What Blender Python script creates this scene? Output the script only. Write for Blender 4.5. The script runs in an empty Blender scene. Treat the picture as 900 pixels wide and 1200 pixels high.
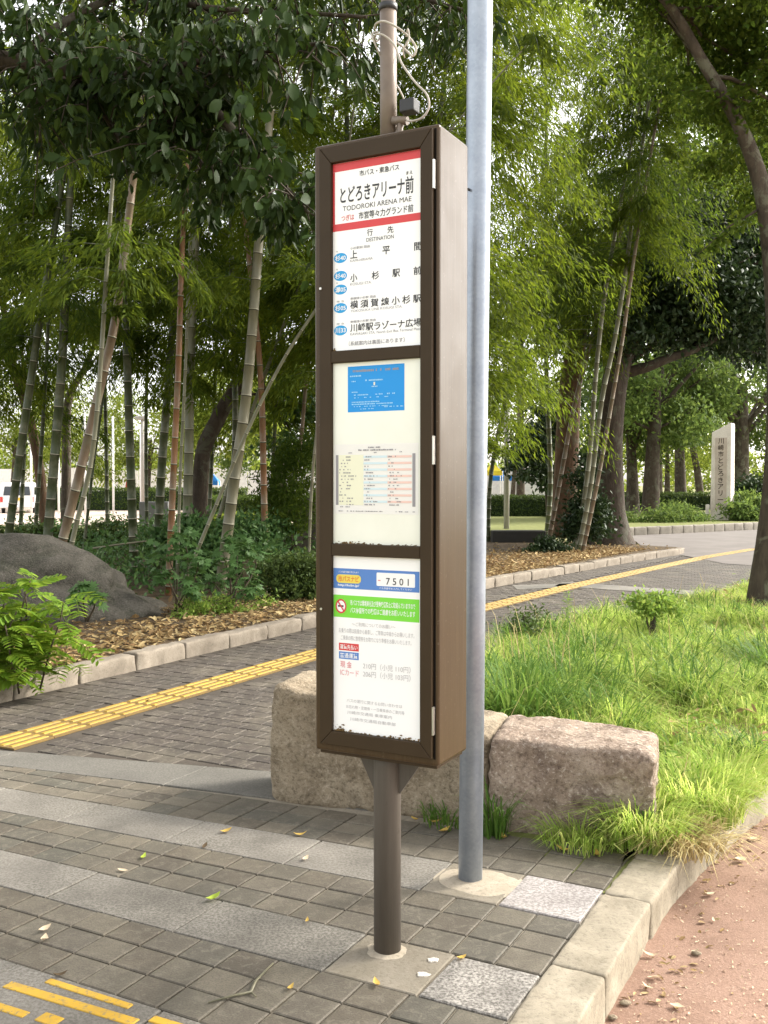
import bpy, bmesh, math, random
import numpy as np
from mathutils import Vector, Matrix, noise

# ------------------------------------------------------------------ camera, sky, sun, exposure
scene = bpy.context.scene
COL = scene.collection
CAM_H, FPX, CX, CY, HOR = 1.5, 1150.0, 450.0, 600.0, 568.0
PITCH = math.atan((CY - HOR) / FPX)
cam = bpy.data.cameras.new('camera')
cam.sensor_fit = 'VERTICAL'
cam.sensor_height = 36.0
cam.lens = 36.0 * FPX / 1200.0
cam.clip_start = 0.05
cam.clip_end = 2000
cam_o = bpy.data.objects.new('camera', cam)
cam_o.location = (0, 0, CAM_H)
cam_o.rotation_euler = (math.pi / 2 - PITCH, 0, 0)
COL.objects.link(cam_o)
scene.camera = cam_o

SUN_AZ = math.radians(68)      # compass style: 0 = +Y, clockwise to +X
SUN_EL = math.radians(36)
world = bpy.data.worlds.new('World')
scene.world = world
world.use_nodes = True
wn = world.node_tree
sky = wn.nodes.new('ShaderNodeTexSky')
sky.sky_type = 'NISHITA'
sky.sun_disc = False
sky.sun_elevation = SUN_EL
sky.sun_rotation = SUN_AZ
sky.air_density = 1.0
sky.dust_density = 3.0
sky.ozone_density = 0.6
hsv = wn.nodes.new('ShaderNodeHueSaturation')      # thin bright overcast: the sky is nearly colourless
hsv.inputs['Saturation'].default_value = 0.22
wn.links.new(sky.outputs[0], hsv.inputs['Color'])
warm = wn.nodes.new('ShaderNodeMix'); warm.data_type = 'RGBA'; warm.blend_type = 'MULTIPLY'
warm.inputs[0].default_value = 1.0; warm.inputs[7].default_value = (1.0, .975, .93, 1)
wn.links.new(hsv.outputs[0], warm.inputs[6])
wn.links.new(warm.outputs[2], wn.nodes['Background'].inputs[0])
wn.nodes['Background'].inputs[1].default_value = 0.15
sun = bpy.data.lights.new('sun', 'SUN')
sun.energy = 2.0
sun.angle = math.radians(12)
sun.color = (1.0, 0.95, 0.87)
sun_o = bpy.data.objects.new('sun', sun)
sd = Vector((math.sin(SUN_AZ) * math.cos(SUN_EL), math.cos(SUN_AZ) * math.cos(SUN_EL), math.sin(SUN_EL)))
sun_o.rotation_euler = sd.to_track_quat('Z', 'Y').to_euler()
sun_o.location = sd * 30
COL.objects.link(sun_o)
scene.view_settings.view_transform = 'Standard'
scene.view_settings.look = 'None'
scene.view_settings.exposure = 2.05
scene.view_settings.gamma = 1.0
scene.cycles.max_bounces = 8
scene.cycles.transparent_max_bounces = 4

# ------------------------------------------------------------------ geometry of the place
def ray(px, py):
    dx = (px - CX) / FPX
    dy = -(py - CY) / FPX
    return (dx, math.cos(PITCH) + dy * math.sin(PITCH), -math.sin(PITCH) + dy * math.cos(PITCH))

def ground(px, py, z=0.0):
    d = ray(px, py)
    t = (z - CAM_H) / d[2]
    return Vector((d[0] * t, d[1] * t, z))

def at(px, py, Y):
    d = ray(px, py)
    t = Y / d[1]
    return Vector((d[0] * t, Y, CAM_H + d[2] * t))

UX = Vector((.8836, -.4683, 0)); VX = Vector((.4683, .8836, 0))
ORG = Vector((0.0081, 3.0744, 0))
PAVE_ROT = math.atan2(UX.y, UX.x)
def uv(u, v, z=0.0):
    return ORG + UX * u + VX * v + Vector((0, 0, z))

RNG = np.random.default_rng(11)
random.seed(5)

# ------------------------------------------------------------------ object helpers
def tag(o, label=None, cat=None, group=None, kind=None):
    if label: o['label'] = label
    if cat: o['category'] = cat
    if group: o['group'] = group
    if kind: o['kind'] = kind
    return o

def link(name, me, parent=None, mats=()):
    for m in mats: me.materials.append(m)
    o = bpy.data.objects.new(name, me)
    COL.objects.link(o)
    if parent is not None: o.parent = parent
    return o

def empty(name, loc=(0, 0, 0), rz=0.0, label=None, cat=None, group=None):
    o = bpy.data.objects.new(name, None)
    o.location = loc
    o.rotation_euler = (0, 0, rz)
    o.empty_display_size = 0.1
    COL.objects.link(o)
    return tag(o, label, cat, group)

def copy_tree(o, parent=None):
    c = o.copy(); COL.objects.link(c)
    if parent is not None: c.parent = parent
    for ch in list(o.children): copy_tree(ch, c)
    return c

class MB:
    def __init__(s):
        s.v = []; s.f = []; s.m = []; s.sm = []
    def add(s, verts, faces, mi=0, smooth=False):
        b = len(s.v)
        s.v += [tuple(p) for p in verts]
        for f in faces:
            s.f.append(tuple(i + b for i in f)); s.m.append(mi); s.sm.append(smooth)
        return s
    def box(s, x0, x1, y0, y1, z0, z1, mi=0):
        v = [(x0,y0,z0),(x1,y0,z0),(x1,y1,z0),(x0,y1,z0),(x0,y0,z1),(x1,y0,z1),(x1,y1,z1),(x0,y1,z1)]
        return s.add(v, [(3,2,1,0),(4,5,6,7),(0,1,5,4),(1,2,6,5),(2,3,7,6),(3,0,4,7)], mi)
    def prism(s, pts, z0, z1, mi=0):
        n = len(pts)
        v = [(p[0], p[1], z0) for p in pts] + [(p[0], p[1], z1) for p in pts]
        f = [tuple(range(n - 1, -1, -1)), tuple(range(n, 2 * n))]
        f += [(i, (i + 1) % n, n + (i + 1) % n, n + i) for i in range(n)]
        return s.add(v, f, mi)
    def tube(s, pts, rad, n=8, mi=0, caps=True, smooth=True, ringmat=None):
        P = [Vector(p) for p in pts]
        R = rad if hasattr(rad, '__len__') else [rad] * len(P)
        up = Vector((0, 0, 1)); vs = []; prev = None
        for i, p in enumerate(P):
            t = (P[min(i + 1, len(P) - 1)] - P[max(i - 1, 0)])
            if t.length < 1e-9: t = Vector((0, 0, 1))
            t.normalize()
            if prev is None:
                a = t.cross(Vector((0, 1, 0)) if abs(t.y) < .9 else Vector((1, 0, 0)))
            else:
                a = prev - t * prev.dot(t)
            a.normalize(); prev = a
            b = t.cross(a)
            for k in range(n):
                an = 2 * math.pi * k / n
                vs.append(p + (a * math.cos(an) + b * math.sin(an)) * R[i])
        base = len(s.v)
        s.v += [tuple(q) for q in vs]
        for i in range(len(P) - 1):
            for k in range(n):
                s.f.append((base + i*n + k, base + i*n + (k+1) % n, base + (i+1)*n + (k+1) % n, base + (i+1)*n + k))
                s.m.append(ringmat[i] if ringmat else mi); s.sm.append(smooth)
        if caps:
            s.f.append(tuple(base + k for k in range(n - 1, -1, -1))); s.m.append(mi); s.sm.append(False)
            e = base + (len(P) - 1) * n
            s.f.append(tuple(e + k for k in range(n))); s.m.append(mi); s.sm.append(False)
        return s
    def mesh(s, name, mats):
        me = bpy.data.meshes.new(name)
        me.from_pydata(s.v, [], s.f)
        for m in mats: me.materials.append(m)
        me.polygons.foreach_set('material_index', s.m)
        me.polygons.foreach_set('use_smooth', s.sm)
        me.update()
        return me
    def build(s, name, mats, parent=None):
        if not isinstance(mats, (list, tuple)): mats = [mats]
        return link(name, s.mesh(name, mats), parent)

def bevel(o, w, seg=2, angle=0.6):
    bm = bmesh.new(); bm.from_mesh(o.data)
    ed = [e for e in bm.edges if len(e.link_faces) == 2 and e.calc_face_angle(0) > angle]
    bmesh.ops.bevel(bm, geom=ed, offset=w, segments=seg, profile=.5, affect='EDGES', clamp_overlap=True)
    bm.to_mesh(o.data); bm.free()
    return o

def fast_mesh(name, V, faces_loops, sizes, mat, parent=None, smooth=False):
    """V (n,3); faces_loops flat vertex indices; sizes loops per polygon"""
    me = bpy.data.meshes.new(name)
    me.vertices.add(len(V)); me.vertices.foreach_set('co', np.asarray(V, np.float32).ravel())
    me.loops.add(len(faces_loops)); me.loops.foreach_set('vertex_index', np.asarray(faces_loops, np.int32))
    me.polygons.add(len(sizes))
    st = np.concatenate([[0], np.cumsum(sizes)[:-1]]).astype(np.int32)
    me.polygons.foreach_set('loop_start', st)
    me.polygons.foreach_set('use_smooth', np.full(len(sizes), smooth, dtype=bool))
    me.update(calc_edges=True)
    me.materials.append(mat)
    return link(name, me, parent)

def norm(a):
    return a / np.maximum(np.linalg.norm(a, axis=1, keepdims=True), 1e-9)

def leaves(name, P, D, L, W, mat, parent=None, broad=False, rng=RNG, flat=0.5):
    """many small leaves as ONE mesh; P base points, D directions"""
    n = len(P); D = norm(D)
    ref = np.tile(np.array([[0, 0, 1.0]]), (n, 1)) * flat + rng.normal(size=(n, 3)) * (1 - flat)
    S = norm(np.cross(D, ref)); N = norm(np.cross(S, D))
    L = np.broadcast_to(np.asarray(L, float), (n,))[:, None]; W = np.broadcast_to(np.asarray(W, float), (n,))[:, None]
    if not broad:
        m = P + D * L * .4
        V = np.stack([P, m + S * W * .5 - N * W * .12, P + D * L - N * L * .10, m - S * W * .5 - N * W * .12], 1).reshape(-1, 3)
        idx = np.arange(n * 4).astype(np.int32)
        return fast_mesh(name, V, idx, np.full(n, 4), mat, parent)
    a = P + D * L * .3 - N * L * .02; b = P + D * L * .72 - N * L * .06
    V = np.stack([P, a + S * W * .46 + N * W * .1, b + S * W * .36 + N * W * .08, P + D * L - N * L * .14,
                  b - S * W * .36 + N * W * .08, a - S * W * .46 + N * W * .1], 1).reshape(-1, 3)
    k = np.arange(n)[:, None] * 6
    idx = (k + np.array([[0, 1, 2, 3, 3, 4, 5, 0]])).ravel().astype(np.int32)
    return fast_mesh(name, V, idx, np.full(2 * n, 4), mat, parent)

# ------------------------------------------------------------------ materials
def srgb(r, g, b):
    def c(x):
        x /= 255.0
        return x / 12.92 if x <= .04045 else ((x + .055) / 1.055) ** 2.4
    return (c(r), c(g), c(b), 1)

class NT:
    def __init__(s, name):
        s.m = bpy.data.materials.new(name); s.m.use_nodes = True
        s.t = s.m.node_tree; s.b = s.t.nodes['Principled BSDF']; s.out = s.t.nodes['Material Output']
    def n(s, typ, **kw):
        nd = s.t.nodes.new(typ)
        for k, v in kw.items():
            if k in nd.inputs: nd.inputs[k].default_value = v
            else: setattr(nd, k, v)
        return nd
    def l(s, a, b): s.t.links.new(a, b)
    def ramp(s, fac, stops, interp='LINEAR'):
        r = s.t.nodes.new('ShaderNodeValToRGB'); r.color_ramp.interpolation = interp
        e = r.color_ramp.elements
        while len(e) < len(stops): e.new(0.5)
        for i, (p, c) in enumerate(stops):
            e[i].position = p; e[i].color = c if len(c) == 4 else (*c, 1)
        s.l(fac, r.inputs[0]); return r.outputs[0]
    def noise(s, scale, detail=4, rough=.55, vec=None, dist=0.0):
        nd = s.n('ShaderNodeTexNoise'); nd.inputs['Scale'].default_value = scale
        nd.inputs['Detail'].default_value = detail; nd.inputs['Roughness'].default_value = rough
        nd.inputs['Distortion'].default_value = dist
        s.l(vec if vec is not None else s.obj(), nd.inputs['Vector']); return nd.outputs[0]
    def obj(s):
        if not hasattr(s, 'tc'): s.tc = s.t.nodes.new('ShaderNodeTexCoord')
        return s.tc.outputs['Object']
    def pos(s):
        if not hasattr(s, 'ge'): s.ge = s.t.nodes.new('ShaderNodeNewGeometry')
        return s.ge.outputs['Position']
    def island(s):
        s.pos(); return s.ge.outputs['Random Per Island']
    def orand(s):
        if not hasattr(s, 'oi'): s.oi = s.t.nodes.new('ShaderNodeObjectInfo')
        return s.oi.outputs['Random']
    def mix(s, fac, a, b, mode='MIX'):
        x = s.t.nodes.new('ShaderNodeMix'); x.data_type = 'RGBA'; x.blend_type = mode
        for sock, v in ((x.inputs[0], fac), (x.inputs[6], a), (x.inputs[7], b)):
            if hasattr(v, 'is_linked') or hasattr(v, 'links'): s.l(v, sock)
            else: sock.default_value = v
        return x.outputs[2]
    def bump(s, h, strength=.3, dist=.01):
        b = s.t.nodes.new('ShaderNodeBump'); b.inputs['Strength'].default_value = strength; b.inputs['Distance'].default_value = dist
        s.l(h, b.inputs['Height']); s.l(b.outputs[0], s.b.inputs['Normal'])
    def color(s, c):
        if hasattr(c, 'links'): s.l(c, s.b.inputs['Base Color'])
        else: s.b.inputs['Base Color'].default_value = c
    def set(s, rough=.6, spec=.4, metal=0.0):
        s.b.inputs['Roughness'].default_value = rough
        s.b.inputs['Specular IOR Level'].default_value = spec
        s.b.inputs['Metallic'].default_value = metal
        return s

def plain(name, col, rough=.5, spec=.4, metal=0, var=.06, scale=6):
    t = NT(name); t.set(rough, spec, metal)
    c2 = tuple(max(0, x * (1 - var * 3)) for x in col[:3]) + (1,)
    t.color(t.ramp(t.noise(scale), [(.3, c2), (.7, col)]))
    return t.m

def leafmat(name, cols, rough=.5, spec=.3, trans=.35, tcol=None):
    t = NT(name); t.set(min(.8, rough + .1), spec * .7)
    n = len(cols)
    col = t.ramp(t.island(), [(i / max(1, n - 1), c) for i, c in enumerate(cols)])
    t.color(col)
    tr = t.n('ShaderNodeBsdfTranslucent')
    hs = t.n('ShaderNodeHueSaturation'); hs.inputs['Value'].default_value = 1.5; hs.inputs['Hue'].default_value = .485
    t.l(col, hs.inputs['Color']); t.l(hs.outputs[0], tr.inputs['Color'])
    mx = t.n('ShaderNodeMixShader'); mx.inputs[0].default_value = trans
    t.l(t.b.outputs[0], mx.inputs[1]); t.l(tr.outputs[0], mx.inputs[2]); t.l(mx.outputs[0], t.out.inputs['Surface'])
    return t.m

M = {}
def mk():
    # foliage
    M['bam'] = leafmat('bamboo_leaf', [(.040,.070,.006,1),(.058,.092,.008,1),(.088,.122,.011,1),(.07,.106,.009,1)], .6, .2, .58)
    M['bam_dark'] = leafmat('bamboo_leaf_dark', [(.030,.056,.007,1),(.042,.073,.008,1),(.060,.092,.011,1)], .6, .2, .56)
    M['bam_lit'] = leafmat('bamboo_leaf_lit', [(.060,.096,.006,1),(.088,.126,.008,1),(.118,.152,.013,1)], .6, .2, .52)  # copy of the bamboo leaf with a lit tone put into its colour
    M['dark_leaf'] = leafmat('glossy_dark_leaf', [(.012,.024,.005,1),(.016,.032,.006,1),(.022,.042,.008,1),(.034,.058,.010,1)], .45, .16, .2)
    M['evergreen'] = leafmat('evergreen_leaf', [(.014,.03,.009,1),(.021,.04,.012,1),(.03,.052,.014,1)], .45, .35, .16)
    M['far_leaf'] = leafmat('lit_tree_leaf', [(.095,.145,.02,1),(.14,.19,.028,1),(.19,.23,.036,1)], .6, .2, .5)
    M['far_green'] = leafmat('far_green_leaf', [(.06,.105,.024,1),(.085,.135,.03,1),(.115,.165,.036,1)], .6, .2, .42)
    M['street_leaf'] = leafmat('street_tree_leaf', [(.035,.066,.008,1),(.055,.09,.011,1),(.085,.12,.016,1)], .6, .2, .5)
    M['hedge'] = leafmat('hedge_leaf', [(.035,.06,.014,1),(.055,.085,.02,1),(.08,.12,.025,1)], .5, .3, .25)
    M['fern'] = leafmat('pinnate_leaf', [(.085,.165,.012,1),(.12,.20,.017,1),(.17,.235,.024,1)], .5, .25, .4)
    M['shrub'] = leafmat('shrub_leaf', [(.035,.085,.022,1),(.05,.11,.028,1),(.08,.14,.035,1)], .45, .35, .25)
    M['grass'] = leafmat('grass_blade', [(.18,.29,.045,1),(.26,.38,.07,1),(.34,.43,.10,1),(.42,.44,.16,1)], .6, .12, .48)
    M['grass_lush'] = leafmat('lush_grass_blade', [(.05,.115,.018,1),(.08,.155,.025,1),(.12,.19,.04,1)], .55, .2, .35)
    M['weed'] = leafmat('weed_leaf', [(.11,.20,.03,1),(.15,.24,.04,1),(.20,.26,.05,1)], .55, .25, .35)
    M['straw'] = leafmat('straw', [(.40,.33,.15,1),(.48,.40,.20,1),(.28,.21,.10,1)], .7, .2, .2)
    M['litter'] = leafmat('dry_leaf', [(.12,.07,.03,1),(.25,.165,.07,1),(.34,.25,.11,1),(.18,.11,.05,1),(.42,.33,.17,1),(.28,.20,.09,1)], .7, .2, .12)
    M['yellow_leaf'] = leafmat('yellow_fallen_leaf', [(.45,.28,.06,1),(.5,.36,.10,1)], .6, .3, .15)
    M['green_leaf'] = leafmat('green_fallen_leaf', [(.28,.36,.04,1),(.33,.42,.06,1)], .5, .3, .2)
    M['brown_leaf'] = leafmat('dark_fallen_leaf', [(.07,.05,.03,1),(.10,.07,.04,1)], .7, .2, .1)
    M['pale_leaf'] = leafmat('pale_fallen_leaf', [(.5,.38,.24,1),(.6,.5,.36,1)], .7, .2, .1)

    # bark and culms
    def culm(name, a, b, rough=.45):
        t = NT(name); t.set(rough, .4)
        mp = t.n('ShaderNodeMapping'); mp.inputs['Scale'].default_value = (1, 1, .12); t.l(t.pos(), mp.inputs[0])
        c = t.ramp(t.noise(14, 4, .6, mp.outputs[0]), [(.3, a), (.7, b)])
        c2 = t.mix(t.ramp(t.noise(3.3, 5, .7, t.pos()), [(.48, (0,0,0,1)), (.66, (.6,.6,.6,1))]), c, (.16,.15,.10,1))
        t.color(c2); return t.m
    M['culm_green'] = culm('bamboo_culm_green', (.030,.042,.014,1), (.058,.07,.027,1))
    M['culm_grey'] = culm('bamboo_culm_grey', (.10,.10,.06,1), (.17,.165,.105,1))
    M['culm_pale'] = culm('bamboo_culm_pale', (.10,.093,.055,1), (.168,.153,.098,1))
    M['culm_pink'] = culm('bamboo_culm_tan', (.10,.066,.038,1), (.16,.112,.068,1))
    M['culm_orange'] = culm('bamboo_culm_orange', (.11,.05,.02,1), (.19,.09,.036,1))
    M['node_ring'] = plain('bamboo_node_ring', (.05,.045,.03,1), .7, .2)
    M['node_pale'] = plain('bamboo_node_bloom', (.30,.28,.20,1), .7, .2)
    def bark(name, a, b, c):
        t = NT(name); t.set(.85, .2)
        mp = t.n('ShaderNodeMapping'); mp.inputs['Scale'].default_value = (1, 1, .35); t.l(t.pos(), mp.inputs[0])
        nz = t.noise(9, 7, .65, mp.outputs[0])
        k = t.ramp(nz, [(.3, a), (.6, b)])
        k = t.mix(t.ramp(t.noise(3.5, 6, .7, t.pos(), .6), [(.52, (0,0,0,1)), (.6, (1,1,1,1))]), k, c)
        t.color(k); t.bump(nz, .8, .04); return t.m
    M['bark'] = bark('tree_bark', (.035,.027,.019,1), (.08,.062,.045,1), (.12,.115,.08,1))
    M['bark_dark'] = bark('dark_bark', (.028,.02,.014,1), (.06,.045,.032,1), (.07,.065,.045,1))
    M['bark_red'] = bark('reddish_bark', (.06,.034,.02,1), (.12,.07,.04,1), (.10,.085,.05,1))
    M['twig'] = plain('twig', (.07,.055,.035,1), .8, .2)

    # paving
    def tile(name, cols, spk=.25, rnd='obj', rough=.7):
        t = NT(name); t.set(rough, .3)
        r = t.orand() if rnd == 'obj' else t.island()
        base = t.ramp(r, [(i / (len(cols) - 1), c) for i, c in enumerate(cols)])
        nz = t.noise(9, 8, .65, t.pos(), .8)
        k = t.mix(t.ramp(nz, [(.35, (0,0,0,1)), (.7, (.75,.75,.75,1))]), base, t.mix(.5, base, (.035,.03,.024,1)))
        st = t.noise(2.1, 5, .6, t.pos())
        k = t.mix(t.ramp(st, [(.5, (0,0,0,1)), (.72, (.45,.45,.45,1))]), k, (.19,.165,.12,1))
        k = t.mix(t.ramp(t.noise(26, 6, .7, t.pos(), 1.2), [(.5, (0,0,0,1)), (.62, (.55,.55,.55,1))]), k, (.17,.15,.115,1))
        k = t.mix(t.ramp(t.noise(1.1, 6, .7, t.pos(), .8), [(.52, (0,0,0,1)), (.68, (.5,.5,.5,1))]), k, (.045,.04,.03,1))
        gr = t.noise(160, 2, .6, t.pos())
        k = t.mix(t.ramp(gr, [(.42, (.35,.35,.35,1)), (.5, (0,0,0,1))]), k, (.05,.042,.035,1))
        t.color(k); t.bump(t.mix(.4, nz, gr), .45, .006); return t.m
    M['tile'] = tile('brown_grey_tile', [(.078,.066,.049,1),(.122,.103,.075,1),(.098,.088,.067,1),(.148,.128,.094,1),(.106,.092,.071,1),(.088,.083,.064,1)])
    M['tile_dark'] = tile('dark_path_tile', [(.040,.032,.027,1),(.056,.045,.037,1),(.047,.039,.032,1)])
    M['tile_dark_far'] = tile('dark_path_tile_run', [(.040,.032,.027,1),(.056,.045,.037,1),(.047,.039,.032,1)], rnd='isl')
    def granite(name, lo, hi, worn=.5):
        t = NT(name); t.set(.72, .3)
        vo = t.n('ShaderNodeTexVoronoi'); vo.inputs['Scale'].default_value = 120; t.l(t.pos(), vo.inputs['Vector'])
        sp = t.noise(95, 3, .7, t.pos())
        c = t.ramp(sp, [(.38, lo), (.5, tuple((a + b) / 2 for a, b in zip(lo, hi))), (.58, hi)])
        big = t.noise(3.2, 6, .65, t.pos())
        c = t.mix(t.ramp(big, [(.42, (0,0,0,1)), (.68, (worn,)*3 + (1,))]), c, tuple(x * .62 for x in lo[:3]) + (1,))
        bi = t.noise(.9, 4, .6, t.pos())
        c = t.mix(t.ramp(bi, [(.45, (0,0,0,1)), (.7, (.35,.35,.35,1))]), c, (.33,.30,.26,1))
        t.color(c); t.bump(sp, .4, .004); return t.m
    M['granite'] = granite('grey_granite_slab', (.098,.088,.072,1), (.205,.19,.162,1), .7)
    M['granite_pale'] = granite('pale_granite_slab', (.20,.178,.165,1), (.40,.37,.35,1), .5)
    M['granite_dull'] = granite('dull_stone_slab', (.088,.082,.07,1), (.135,.127,.11,1), .4)
    M['granite_moss'] = granite('stained_granite_slab', (.085,.077,.066,1), (.36,.335,.30,1), .9)
    def conc(name, a, b, stain=(.22,.18,.13,1), sc=5):
        t = NT(name); t.set(.85, .2)
        n1 = t.noise(sc, 7, .65, t.pos(), .4); n2 = t.noise(70, 4, .7, t.pos())
        c = t.ramp(n1, [(.3, a), (.68, b)])
        c = t.mix(t.ramp(t.noise(sc * .5, 6, .7, t.pos()), [(.5, (0,0,0,1)), (.75, (.7,.7,.7,1))]), c, stain)
        c = t.mix(t.ramp(n2, [(.35, (.4,.4,.4,1)), (.48, (0,0,0,1))]), c, tuple(x * .5 for x in a[:3]) + (1,))
        t.color(c); t.bump(t.mix(.5, n1, n2), .5, .008); return t.m
    M['mortar'] = conc('joint_mortar', (.17,.148,.11,1), (.29,.255,.20,1))
    M['joint_dark'] = conc('dark_joint', (.04,.034,.027,1), (.07,.058,.046,1), (.06,.05,.04,1))
    M['patch'] = conc('cement_patch', (.155,.135,.10,1), (.24,.21,.165,1), (.12,.10,.07,1), 6)
    M['patch_pale'] = conc('pale_cement_patch', (.30,.255,.19,1), (.42,.365,.285,1), (.22,.185,.13,1), 6)
    M['kerb'] = conc('kerb_concrete', (.19,.163,.118,1), (.36,.315,.24,1), (.12,.097,.066,1), 5)
    M['kerb_stone'] = conc('kerb_stone_grey', (.13,.108,.082,1), (.25,.215,.17,1), (.085,.068,.05,1), 4)
    M['kerb_far'] = conc('kerb_stone_far', (.15,.135,.11,1), (.24,.215,.18,1), (.12,.105,.08,1), 2)
    t = NT('red_brown_asphalt'); t.set(.9, .2)
    a = t.noise(120, 3, .75, t.pos()); b = t.noise(2.2, 6, .6, t.pos())
    c = t.ramp(b, [(.3, (.165,.10,.07,1)), (.5, (.24,.15,.108,1)), (.7, (.29,.19,.142,1))])
    c = t.mix(t.ramp(a, [(.36, (.6,.6,.6,1)), (.47, (0,0,0,1))]), c, (.15,.095,.07,1))
    c = t.mix(t.ramp(a, [(.58, (0,0,0,1)), (.7, (.55,.55,.55,1))]), c, (.40,.30,.23,1))
    t.color(c); t.bump(a, .6, .006); M['red'] = t.m
    t = NT('pale_asphalt'); t.set(.9, .2)
    t.color(t.ramp(t.noise(1.2, 7, .7, t.pos()), [(.3, (.105,.092,.084,1)), (.7, (.15,.135,.122,1))])); M['asphalt'] = t.m
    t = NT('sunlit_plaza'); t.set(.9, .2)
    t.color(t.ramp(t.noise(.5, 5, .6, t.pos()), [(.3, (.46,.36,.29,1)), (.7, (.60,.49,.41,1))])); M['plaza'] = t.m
    t = NT('soil'); t.set(.95, .1)
    nz = t.noise(6, 7, .7, t.pos())
    t.color(t.ramp(nz, [(.3, (.05,.036,.022,1)), (.55, (.09,.065,.04,1)), (.75, (.13,.105,.06,1))])); t.bump(nz, .8, .05); M['soil'] = t.m
    t = NT('grassy_soil'); t.set(.95, .1)
    nz = t.noise(5, 7, .7, t.pos())
    t.color(t.ramp(nz, [(.3, (.09,.10,.035,1)), (.6, (.16,.17,.06,1)), (.75, (.24,.20,.10,1))])); M['turf'] = t.m
    t = NT('park_ground'); t.set(.95, .1)
    nz = t.noise(.35, 7, .65, t.pos())
    t.color(t.ramp(nz, [(.3, (.10,.12,.04,1)), (.5, (.18,.17,.08,1)), (.7, (.20,.21,.08,1))])); M['park'] = t.m
    t = NT('yellow_tactile'); t.set(.6, .3)
    nz = t.noise(14, 7, .7, t.pos())
    t.color(t.mix(t.ramp(nz, [(.5, (0,0,0,1)), (.72, (.8,.8,.8,1))]), t.ramp(t.noise(3, 4, .6, t.pos()), [(.3, (.46,.27,.025,1)), (.7, (.56,.35,.045,1))]), (.32,.21,.07,1)))
    t.color(t.mix(t.ramp(t.noise(60, 5, .75, t.pos()), [(.56, (0,0,0,1)), (.62, (.8,.8,.8,1))]), t.b.inputs['Base Color'].links[0].from_socket, (.17,.15,.11,1)))
    M['yellow'] = t.m
    t = NT('yellow_strip'); t.set(.65, .3)
    nz = t.noise(11, 7, .7, t.pos())
    t.color(t.mix(t.ramp(nz, [(.45, (0,0,0,1)), (.7, (.8,.8,.8,1))]), t.ramp(t.noise(1.3, 4, .6, t.pos()), [(.3, (.27,.165,.02,1)), (.7, (.37,.235,.032,1))]), (.17,.12,.05,1)))
    t.color(t.mix(t.ramp(t.noise(48, 5, .75, t.pos()), [(.55, (0,0,0,1)), (.63, (.7,.7,.7,1))]), t.b.inputs['Base Color'].links[0].from_socket, (.11,.085,.05,1)))
    M['yellow_strip'] = t.m
    t = NT('yellow_tactile_base'); t.set(.7, .3)
    nz = t.noise(12, 7, .7, t.pos())
    t.color(t.ramp(nz, [(.35, (.17,.105,.025,1)), (.7, (.115,.078,.035,1))])); M['yellow_base'] = t.m

    # stone
    def stone(name, cols, dark, lich, s=5):
        t = NT(name); t.set(.9, .2)
        n1 = t.noise(s, 9, .68, t.pos(), .5); n2 = t.noise(55, 5, .7, t.pos()); n3 = t.noise(s * .6, 6, .7, t.pos(), 1.0)
        c = t.ramp(n1, [(.28 + .4 * i / (len(cols) - 1), x) for i, x in enumerate(cols)])
        c = t.mix(t.ramp(n3, [(.52, (0,0,0,1)), (.66, (.8,.8,.8,1))]), c, dark)
        c = t.mix(t.ramp(n2, [(.36, (.6,.6,.6,1)), (.47, (0,0,0,1))]), c, tuple(x * .55 for x in dark[:3]) + (1,))
        c = t.mix(t.ramp(n2, [(.56, (0,0,0,1)), (.64, (.6,.6,.6,1))]), c, lich)
        t.color(c); t.bump(t.mix(.5, n1, n2), 1.0, .03); return t.m
    M['stone_warm'] = stone('hewn_granite_tan', [(.16,.125,.082,1),(.26,.21,.145,1),(.34,.285,.205,1)], (.13,.10,.068,1), (.40,.34,.26,1))
    M['stone_pink'] = stone('hewn_granite_brown', [(.17,.127,.094,1),(.28,.215,.163,1),(.38,.31,.245,1)], (.12,.083,.066,1), (.54,.47,.40,1))
    M['boulder'] = stone('mossy_boulder', [(.045,.041,.033,1),(.075,.068,.055,1),(.115,.105,.086,1)], (.04,.041,.027,1), (.16,.145,.12,1), 3.4)
    M['boulder_far'] = stone('brown_boulder', [(.06,.05,.038,1),(.10,.082,.062,1),(.13,.11,.085,1)], (.05,.042,.03,1), (.15,.13,.10,1), 2)
    M['monument'] = stone('monument_stone', [(.55,.49,.42,1),(.68,.62,.54,1),(.74,.68,.60,1)], (.48,.41,.34,1), (.7,.66,.6,1), 1.2)
    M['carved'] = plain('carved_recess', (.52,.44,.37,1), .9, .1)
    M['ink'] = plain('carved_ink', (.055,.04,.03,1), .9, .1)
    M['darkstone'] = plain('dark_bench_stone', (.045,.042,.038,1), .8, .2)
    M['greyslab'] = plain('grey_slab', (.12,.12,.12,1), .8, .2)

    # metal and paint
    t = NT('bronze_casing'); t.set(.28, .22, 0)
    nz = t.noise(7, 6, .6); st = t.n('ShaderNodeMapping'); st.inputs['Scale'].default_value = (60, 60, 1.2); t.l(t.obj(), st.inputs[0])
    sk = t.noise(3, 4, .6, st.outputs[0])
    t.color(t.ramp(sk, [(.3, (.052,.032,.016,1)), (.7, (.07,.045,.023,1))]))
    rr = t.ramp(nz, [(.3, (.29,.29,.29,1)), (.7, (.38,.38,.38,1))]); t.l(rr, t.b.inputs['Roughness'])
    mp2 = t.n('ShaderNodeMapping'); mp2.inputs['Scale'].default_value = (30, 30, .8); t.l(t.obj(), mp2.inputs[0])
    st2 = t.ramp(t.noise(2.2, 6, .7, mp2.outputs[0]), [(.54, (0,0,0,1)), (.70, (.55,.55,.55,1))])
    c_ = t.mix(st2, t.b.inputs['Base Color'].links[0].from_socket, (.09,.066,.042,1))
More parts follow.
